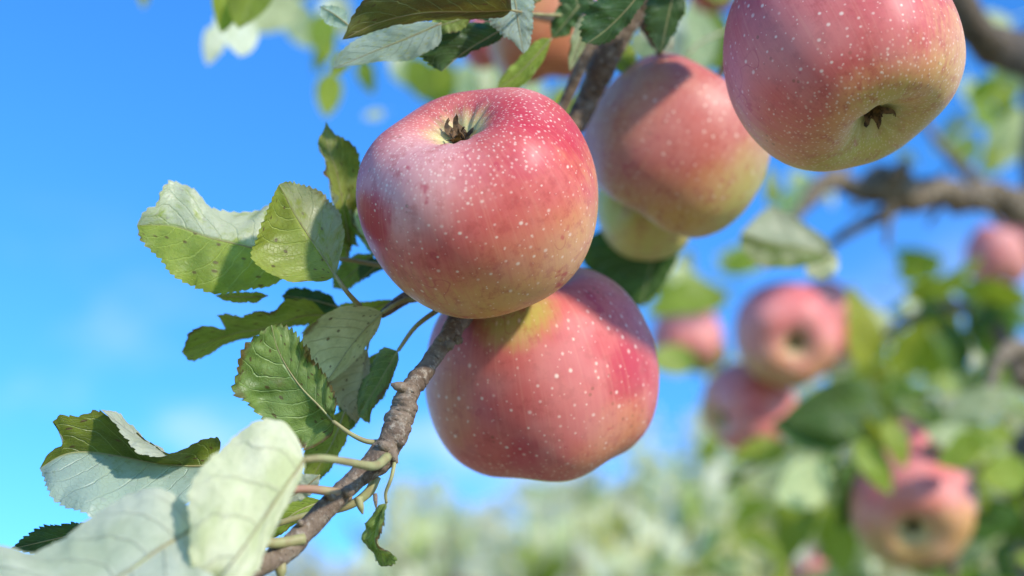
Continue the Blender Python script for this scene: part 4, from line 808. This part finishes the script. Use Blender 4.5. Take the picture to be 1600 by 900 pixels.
# sprays of leaves behind the top cluster
T2 = thing('leafy_branch', 'blurred spray of yellow-green leaves along the top edge left of the near apples', 'branch', P(640, -60, 1.0))
rtube(T2, 'wood', [(300, -90, 1.0, 9), (480, -70, 1.0, 11), (650, -60, 1.0, 14), (800, -40, 1.02, 16), (960, -60, 1.05, 18)], bark_old, 40, 10)
for a in [
    (410, -75, 0.60, 145, -98, 'bg_yellow', 0.3, 0.3, 2), (365, -50, 0.60, 105, -95, 'bg_yellow', 0.3, -0.4, 0), (366, 8, 0.70, 120, -80, 'pale', 0.55, -0.6, 2), (340, 40, 0.74, 70, -95, 'pale', 0.5, -0.5, 0),
    (228, -50, 0.80, 62, -95, 'bg_pale', 0.1, 0.1, 0), (470, 0, 0.95, 110, -150, 'bg_pale', 0.2, 0.2, 2), (515, 0, 1.1, 60, -90, 'pale', 0.5, -0.6, 2), (760, 100, 1.2, 60, -90, 'pale', 0.5, -0.6, 0), (620, 55, 1.1, 60, -90, 'pale', 0.5, -0.6, 0), (500, 20, 0.95, 80, -80, 'bg_yellow', 0.2, 0.2, 2),
    (520, 60, 0.95, 60, -120, 'bg_yellow', 0.2, 0.2, 0), (516, 112, 0.9, 76, -92, 'bg_yellow', 0.1, 0.1, 2), (545, 80, 0.62, 50, -120, 'bg_yellow', 0.1, 0.2, 2),
    (565, 90, 0.95, 60, -75, 'bg_yellow', 0.1, 0.2, 0), (450, 5, 1.1, 90, -60, 'bg_pale', 0.2, 0.2, 2), (520, -10, 1.1, 80, -70, 'pale', 0.2, 0.2, 0),
    (640, 90, 1.1, 90, -60, 'bg_yellow', 0.2, 0.3, 2), (690, 90, 1.1, 100, -90, 'bg_yellow', 0.2, 0.3, 0), (720, 100, 1.2, 90, -70, 'bg_pale', 0.2, 0.3, 2),
    (610, 80, 1.2, 90, -50, 'bg_pale', 0.2, 0.3, 0), (760, 90, 1.2, 90, -80, 'bg_pale', 0.2, 0.3, 0), (880, 130, 1.2, 90, -90, 'bg_yellow', 0.2, 0.3, 2),
    (835, 120, 1.3, 80, -100, 'bg_pale', 0.2, 0.3, 2), (930, 130, 0.95, 70, -60, 'bg_yellow', 0.2, 0.5, 0), (440, -30, 1.0, 80, -10, 'bg_yellow', 0.2, 0.5, 0),
    (590, 10, 1.2, 80, -100, 'bg_pale', 0.2, 0.5, 2), (600, 175, 1.1, 34, 200, 'bg_pale', 0.2, 0.5, 2),
]: bleaf(T2, *a)
T3 = thing('leafy_branch', 'pale blurred leaves behind the gap between the two upper apples', 'branch', P(1100, -40, 1.1))
rtube(T3, 'wood', [(960, -70, 1.1, 14), (1060, -40, 1.1, 12), (1150, -30, 1.12, 10), (1300, -60, 1.15, 12)], bark_old, 30, 10)
rtube(T3, 'twig', [(1075, 84, 0.62, 2.5), (1095, 66, 0.64, 2.5), (1130, 50, 0.68, 3)], pet_mat, 14, 8, 0)
rtube(T3, 'twig', [(1130, 50, 0.68, 3), (1180, 20, 0.85, 4), (1160, -30, 1.1, 6)], pet_mat, 14, 8, 0)
for a in [
    (1010, 40, 0.75, 60, -70, 'bg_yellow', 0.2, 0.4, 0), (985, 55, 0.72, 70, -40, 'bg_pale', 0.2, 0.3, 2), (1055, 20, 0.8, 90, -95, 'pale', 0.2, 0.3, 1), (1080, 20, 0.85, 110, -80, 'bg_pale', 0.2, 0.3, 2),
    (1100, 40, 0.9, 100, -60, 'bg_mid', 0.2, 0.3, 2), (1120, 20, 0.95, 90, -100, 'bg_mid', 0.2, 0.3, 0), (1150, -10, 0.9, 70, 170, 'bg_mid', 0.2, 0.3, 0), (1125, 85, 0.85, 60, -20, 'bg_yellow', 0.2, 0.3, 0),
    (1060, 60, 0.9, 70, -60, 'bg_yellow', 0.2, 0.3, 0), (960, 130, 0.9, 60, -70, 'bg_yellow', 0.2, 0.3, 0), (1090, -10, 1.2, 100, -90, 'bg_pale', 0.2, 0.3, 0), (1030, 10, 1.2, 100, -90, 'bg_mid', 0.2, 0.3, 0),
]: bleaf(T3, *a)

# a young tree a few steps behind: upright sunlit shoots
b4 = P(900, 900, 3.1); b4.z = 0
T4 = thing('young_tree', 'young pale sunlit tree with upright leafy shoots below the lower big apple', 'tree', b4)
top = P(880, 930, 3.1)
v, f, uv = tube_geo(spline([(b4.x, b4.y, -0.02, 0.035), (b4.x + 0.02, b4.y, 0.6, 0.028), (b4.x, b4.y + 0.02, 1.2, 0.022), tuple(top) + (0.018,)], 30), 10, bump=0.12, bscale=40)
o = link('trunk', mesh('trunk', v, f, uv), None, bark_old); o.parent = T4; o.matrix_parent_inverse = Matrix.Translation(-T4.location)
r4 = random.Random(4)
for sx, sy, bx, dd in ((650, 752, 700, 3.0), (742, 815, 760, 3.3), (868, 770, 860, 3.2), (905, 742, 900, 2.9), (985, 742, 960, 3.0), (1060, 742, 1010, 3.2), (1125, 722, 1060, 3.3), (575, 835, 650, 3.4), (820, 805, 830, 3.4)):
    rtube(T4, 'shoot', [(880 + (bx - 880) * 0.3, 935, 3.1, 6), (bx, 900, dd, 5), ((bx + sx) / 2, (900 + sy) / 2, dd, 4), (sx, sy, dd, 2)], bark_old, 20, 8)
    nn = int(4 + (900 - sy) / 18)
    for q in range(nn):
        tq = q / nn; yy = sy + tq * (905 - sy); xx = sx + (bx - sx) * tq
        bleaf(T4, xx + r4.uniform(-14, 14) * (0.5 + tq * 2), yy, dd + r4.uniform(-0.2, 0.2), r4.uniform(42, 70), r4.choice((-70, -110, -40, -140, 20, 160, -90)), r4.choice(('pale', 'pale', 'bg_pale', 'bg_yellow')), r4.uniform(0.1, 0.8), r4.uniform(-0.9, 0.1), r4.randrange(5))

# ------------------------------------------------------------------ ground and the far orchard
N = NT('meadow')
g = N.n('TexCoord').outputs['Object']
N.lk(N.mix(N.ramp(N.noise(g, 0.8, 5, 0.6), 0.35, 0.65), (0.42, 0.36, 0.19), (0.33, 0.30, 0.14)), N.b.inputs['Base Color']); N.b.inputs['Roughness'].default_value = 0.9
N.lk(N.bump(N.noise(g, 30, 4, 0.7), 0.8, 0.03), N.b.inputs['Normal'])
gm = mesh('ground', [(-1500, -1500, 0), (1500, -1500, 0), (1500, 1500, 0), (-1500, 1500, 0)], [(0, 1, 2, 3)])
setp(link('ground', gm, None, N.m, False), kind='structure', label='grassy orchard floor', )

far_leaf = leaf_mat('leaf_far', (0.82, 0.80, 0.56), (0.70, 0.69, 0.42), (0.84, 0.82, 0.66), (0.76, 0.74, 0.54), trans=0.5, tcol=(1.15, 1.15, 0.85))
def crown_mesh(seed, n=6500):
    rg = random.Random(seed); V, F, UV = [], [], []
    clumps = []
    for _ in range(46):
        a = rg.uniform(0, 6.28); r = math.sqrt(rg.random()); z = rg.uniform(-0.5, 1.0)
        rr = r * (0.95 - 0.45 * max(0, z)); clumps.append((Vector((rr * math.cos(a), rr * math.sin(a), z)), rg.uniform(0.12, 0.26)))
    for _ in range(14):                                        # upright water shoots that break the top line
        a = rg.uniform(0, 6.28); r = rg.uniform(0.1, 0.8); h = rg.uniform(0.9, 1.5)
        for q in range(7): clumps.append((Vector((r * math.cos(a), r * math.sin(a), 0.5 + h * q / 7)), 0.10))
    for _ in range(n):
        c, s = rg.choice(clumps)
        p = c + Vector((rg.gauss(0, 1), rg.gauss(0, 1), rg.gauss(0, 1))) * s * 0.6
        y = Vector((rg.gauss(0, 1), rg.gauss(0, 1), rg.gauss(-0.4, 0.7))).normalized(); x = y.orthogonal().normalized(); x = Matrix.Rotation(rg.uniform(0, 6.28), 3, y) @ x
        l = rg.uniform(0.06, 0.11); b = len(V); nz = x.cross(y) * l * 0.15
        V += [p, p + y * l * 0.5 + x * l * 0.3 + nz, p + y * l, p + y * l * 0.5 - x * l * 0.3 + nz]; UV += [(0.5, 0), (1, 0.5), (0.5, 1), (0, 0.5)]
        F += [(b, b + 1, b + 2), (b, b + 2, b + 3)]
    return mesh('crown', V, F, UV)
CR = [crown_mesh(s) for s in (1, 2, 3)]
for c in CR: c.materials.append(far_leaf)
TRK = []
for s in (1, 2):
    rg = random.Random(s * 9); V, F, UV = [], [], []
    def addt(p, sides=8):
        v, f, uv = tube_geo(p, sides, bump=0.15, bscale=3); b = len(V); V.extend(v); UV.extend(uv); F.extend([tuple(q + b for q in ff) for ff in f])
    addt(spline([(0, 0, -1.75, 0.09), (0.03, 0, -1.1, 0.07), (0.02, 0.03, -0.4, 0.055), (0, 0, 0.4, 0.03), (0.02, 0, 1.0, 0.012)], 20), 10)
    for k in range(7):
        a = k * 0.9 + rg.random(); z0 = -0.8 + k * 0.16; L = rg.uniform(0.6, 0.95)
        addt(spline([(0, 0, z0, 0.04), (0.4 * L * math.cos(a), 0.4 * L * math.sin(a), z0 + 0.25, 0.028), (L * math.cos(a), L * math.sin(a), z0 + 0.7, 0.008)], 10))
    TRK.append(mesh('trunk', V, F, UV)); TRK[-1].materials.append(bark_old)
# (azimuth px, distance, top px, width factor)
far = [(655, 17, 742, 0.62), (545, 21, 835, 0.95), (760, 19, 850, 0.9), (880, 16, 745, 1.0), (985, 14, 720, 1.1), (1100, 18, 690, 1.1), (1210, 15, 650, 1.2), (1330, 17, 640, 1.1), (1460, 15, 600, 1.2), (1570, 18, 560, 1.2),
       (420, 24, 860, 1.0), (640, 26, 850, 1.2), (840, 27, 830, 1.2), (1040, 26, 740, 1.3)]
names = ['pale blurred tree with a narrow pointed top below the two big apples', 'lowest blurred tree just right of the withered hanging leaf', 'blurred tree in the dip between the pointed one and the broad pale ones',
         'broad pale blurred tree below the right side of the lower big apple', 'pale blurred tree below the faint pink apple', 'blurred tree beneath the pink apple pair', 'blurred tree behind the lower edge apple',
         'blurred tree behind the red and yellow apple', 'blurred tree behind the bare dark twig', 'blurred tree at the far right behind the dark trunk',
         'distant tree barely rising behind the near twig', 'distant tree behind the narrow pointed one', 'distant tree between the dip and the broad pale tree', 'distant tree behind the pale one under the pink apples']
for i, (px, dist, top, wf) in enumerate(far):
    q = P(px, top, dist); h = q.z                                 # height of the crown's top above the ground
    s = h / 3.6
    t = thing('apple_tree', names[i], 'tree', (q.x, q.y, 0), 'orchard trees far behind')
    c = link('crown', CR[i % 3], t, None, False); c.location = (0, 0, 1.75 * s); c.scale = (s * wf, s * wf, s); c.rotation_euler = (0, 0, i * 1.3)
    k = link('trunk', TRK[i % 2], t, None); k.location = (0, 0, 1.75 * s); k.scale = (s, s, s); k.rotation_euler = (0, 0, i * 2.1)
